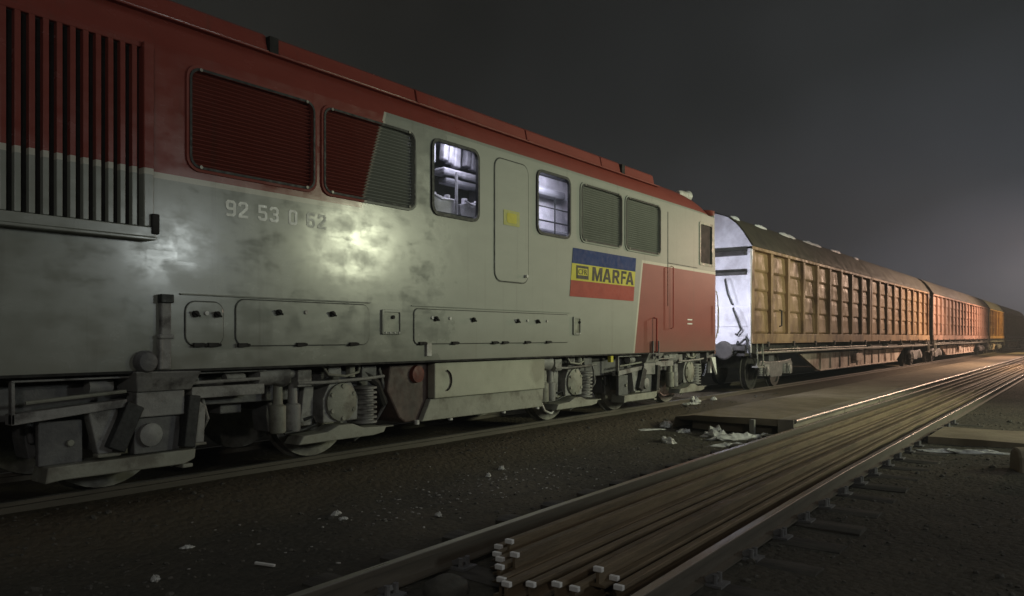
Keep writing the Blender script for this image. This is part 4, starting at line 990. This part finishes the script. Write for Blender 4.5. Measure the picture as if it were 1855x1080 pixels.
w2 = wagon(43.25, 67.9, 'pinkish lamplit sliding-wall wagon, second behind the locomotive', M['wagon_pink'], end_paint=M['under'])
w3 = wagon(68.95, 80.6, 'short ochre wagon, third behind the locomotive', M['wagon_orange'], bays=5, end_paint=M['under'], short=True)
w4 = wagon(81.7, 106, 'unlit dark wagon beyond the ochre one, end of the train in view', M['wagon_shade'], end_paint=M['wagon_shade'])

# hoses, handrail and cable on the lit end of the first wagon
def wagon_end_fittings():
    y = YW - YC
    t = MB()
    t.tube([(-0.03, y+0.62, 2.70), (-0.07, y+0.60, 2.66), (-0.09, y+0.53, 2.35), (-0.07, y+0.44, 2.12), (-0.03, y+0.42, 2.10)], 0.020)
    t.tube([(-0.03, y+0.42, 2.02), (-0.08, y+0.40, 1.98), (-0.10, y+0.28, 1.70), (-0.12, y+0.20, 1.50), (-0.10, y+0.30, 1.38), (-0.03, y+0.36, 1.40)], 0.022)
    t.tube([(-0.04, y+0.30, 1.22), (-0.16, y+0.28, 1.16), (-0.20, y+0.18, 1.18), (-0.16, y+0.12, 1.26), (-0.04, y+0.12, 1.28)], 0.026)
    t.tube([(-0.04, y+0.10, 1.34), (-0.10, y+0.06, 1.28), (-0.12, y+0.03, 1.08), (-0.10, y-0.02, 0.92), (-0.04, y-0.02, 0.86)], 0.026)
    t.build('end_handrail', M['rubber'], w1, smooth=True)
    c = MB()
    c.tube([(-1.75, 0, 0.98), (-1.2, 0, 0.93), (-0.5, 0, 0.93), (0.02, 0, 1.0)], 0.05); c.box(-1.1, -0.7, -0.08, 0.08, 0.86, 1.0)
    c.build('screw_coupling', M['bogie_dark'], w1, smooth=True)
wagon_end_fittings()

# leftover snow along the first wagon's roof ridge and on the locomotive's cab roof
def roof_z(y):
    tab = [(6.52, 3.68), (6.66, 3.90), (6.82, 4.10), (7.02, 4.26), (7.31, 4.37), (7.80, 4.43)]
    return interp(tab, y)
def snow(pts, label):
    for k, (xc, y0, y1, L) in enumerate(pts):
        mb = MB(); n, m = 22, 7
        for i in range(n+1):
            u = i/n*2-1
            half = (1-abs(u)**3)**0.5*(0.85+0.5*mnoise.noise(Vector((u*2.5+xc*3, xc, 0))))
            for j in range(m+1):
                v = j/m*2-1
                y = (y0+y1)/2 + v*(y1-y0)/2*max(0.12, half)
                th = 0.055*(1-v*v)**0.5*max(0.0, half)*(0.8+0.5*mnoise.noise(Vector((u*4+xc, v*2, 3))))
                mb.v.append((xc + u*L, y - 0.4*th, roof_z(y) + 0.004 + th))
        for i in range(n):
            for j in range(m): mb.f.append((i*(m+1)+j, (i+1)*(m+1)+j, (i+1)*(m+1)+j+1, i*(m+1)+j+1))
        o = mb.build('snow_patch', M['snow'], smooth=True, angle=80)
        tag(o, label.format(ORD[k]), 'snow', 'white patches on the wagon roof')
snow([(18.30, 6.92, 7.14, 0.22), (20.0, 6.92, 7.04, 0.42), (22.2, 6.90, 7.07, 0.70), (24.6, 6.90, 7.06, 0.95), (27.3, 6.93, 7.04, 0.6), (29.9, 6.88, 7.0, 0.28)],
     'white snow patch on the first wagon roof, {} counted from the locomotive')

# ------------------------------------------------------------------ litter and small things on the ground
ghz = gz
def scrap(x, y, L, w, hgt, ang, label, m='bag', cat='litter', name='litter_scrap', z=None):
    """crumpled bag or paper: a lumpy closed sheet lying on the ground"""
    mb = MB(); nu, nv = 16, 11
    for i in range(nu+1):
        for j in range(nv+1):
            u = i/nu*2-1; v = j/nv*2-1
            ed = (1-abs(u)**2.2)*(1-abs(v)**2.5)
            tear = 1 + 0.45*mnoise.noise(Vector((u*3.1+x*7, v*2.7+y*5, 9)))
            p = Vector((u*L/2*(1-0.25*v*v)*tear, v*w/2*(1-0.45*u*u*(1 if u > 0 else 0.4))*tear, 0))
            nn = mnoise.noise(Vector((u*2.4+x*7, v*2.6+y*5, 0)))
            fold = abs(mnoise.noise(Vector((u*4.2+x*3, v*4.6+y, 2))))
            p.z = 0.004 + hgt*0.75*(1-(1-ed)**2)*(0.55 + 0.45*nn) + hgt*0.75*fold*ed
            p.x += 0.10*L*mnoise.noise(Vector((v*3+x, u, 4))); p.y += 0.16*w*mnoise.noise(Vector((u*3.5+y, v, 6)))
            mb.v.append(p)
    for i in range(nu):
        for j in range(nv): mb.f.append((i*(nv+1)+j, (i+1)*(nv+1)+j, (i+1)*(nv+1)+j+1, i*(nv+1)+j+1))
    o = mb.build(name, M[m], smooth=True, angle=14)
    o.location = (x, y, ghz(x, y) if z is None else z); o.rotation_euler.z = R(ang)
    md = o.modifiers.new('thick', 'SOLIDIFY'); md.thickness = 0.004
    return tag(o, label, cat, 'scraps of litter between the tracks')
scrap(12.05, 4.95, 0.42, 0.36, 0.17, 10, 'rounded white crumpled bag, biggest lump of litter below the platform end')
scrap(11.95, 4.55, 0.95, 0.26, 0.13, -38, 'long white flattened bag trailing from the rounded lump of litter')
scrap(11.15, 4.35, 0.62, 0.16, 0.08, -42, 'narrow white scrap lying in front of the long flattened bag')
scrap(11.05, 5.30, 0.60, 0.20, 0.10, 40, 'pale pointed scrap of litter lying apart in front of the heap')
scrap(12.45, 6.02, 0.40, 0.22, 0.12, 15, 'white crumpled scrap at the back of the heap by the dark hollow')
scrap(12.25, 5.60, 0.34, 0.16, 0.09, -10, 'small white scrap beside the back lump of litter')
scrap(11.75, 6.05, 0.70, 0.07, 0.03, -35, 'thin pale strip sticking out behind the heap of litter')
scrap(12.28, 4.22, 0.32, 0.18, 0.09, 20, 'pale scrap under the platform edge close to the running rail')
scrap(15.9, 7.00, 0.42, 0.22, 0.16, 10, 'white scrap beside the rail below the red cab')
scrap(15.35, 6.85, 0.45, 0.15, 0.06, -25, 'flat white scrap in front of the lump below the red cab')
scrap(16.7, 6.9, 0.22, 0.12, 0.10, 0, 'little ochre scrap next to the white lump below the red cab')
scrap(4.66, 5.52, 0.13, 0.07, 0.05, 20, 'small pale scrap on bare dirt below the cream tank box')
scrap(4.55, 5.30, 0.09, 0.06, 0.03, -20, 'tiny pale scrap just in front of the small one on bare dirt')
scrap(5.15, 4.72, 0.06, 0.06, 0.05, 0, 'tiny white crumb between the bare dirt and the running rail')
scrap(6.9, 5.55, 0.10, 0.06, 0.05, 30, 'tiny white scrap among the pebbles below the far bogie')
scrap(7.4, 5.75, 0.12, 0.07, 0.05, 30, 'pale flat scrap among the pebbles, closest to the tank drain')
scrap(2.65, 4.95, 0.06, 0.05, 0.05, 0, 'tiny white crumb on dark dirt under the nearest keeper beam')
scrap(3.25, 5.6, 0.11, 0.05, 0.03, -20, 'faint grey scrap on the dirt below the nearest wheel')
scrap(11.75, 1.35, 1.15, 0.16, 0.07, -75, 'white rag stretched along the dark ground beside the crossing slab', z=-0.16)
cg = MB().box(-0.055, 0.055, -0.008, 0.008, 0, 0.012).build('white_stick', M['white'], bevel=0.002)
cg.location = (3.26, 4.62, ghz(3.26, 4.62)+0.012); cg.rotation_euler = (0, 0.05, R(-68)); cg.scale = (1.4, 1.4, 1.4)
tag(cg, 'small white stick lying alone on the dark dirt', 'stick')
mk = MB().prism_y([(-0.16, -0.05), (0.16, -0.05), (0.12, 0.24), (0.05, 0.30), (-0.10, 0.28), (-0.14, 0.2)], -0.14, 0.14).build('stone_block', M['concrete'], bevel=0.03)
mk.location = (10.55, 0.62, -0.18); mk.rotation_euler.z = R(25)
tag(mk, 'grey concrete stub standing in front of the crossing slab', 'block')
bo = MB().lathe((0, 0, 0), (0, 0, 1), [(-0.06, 0.08), (0.02, 0.13), (0.09, 0.12), (0.13, 0.05)], 14)
bo.v = [(x*1.25*(1+0.2*mnoise.noise(Vector((x*6, y*6, z*6)))), y, z) for x, y, z in bo.v]
b = bo.build('rounded_stone', M['stone'], smooth=True, angle=80); b.location = (3.50, 3.14, -0.20)
tag(b, 'rounded grey stone beside the ends of the loose rails', 'stone')


# ------------------------------------------------------------------ thin night haze over the yard
def haze():
    m = bpy.data.materials.new('night_haze'); m.use_nodes = True; nt = m.node_tree; nt.nodes.clear()
    o = nt.nodes.new('ShaderNodeOutputMaterial'); v = nt.nodes.new('ShaderNodeVolumePrincipled')
    v.inputs['Color'].default_value = (0.86, 0.93, 0.95, 1); v.inputs['Density'].default_value = 0.0016; v.inputs['Anisotropy'].default_value = 0.0
    nt.links.new(v.outputs[0], o.inputs['Volume'])
    h = MB().box(-70, 910, -510, 510, -2, 12).build('haze', m); h['kind'] = 'stuff'
haze()
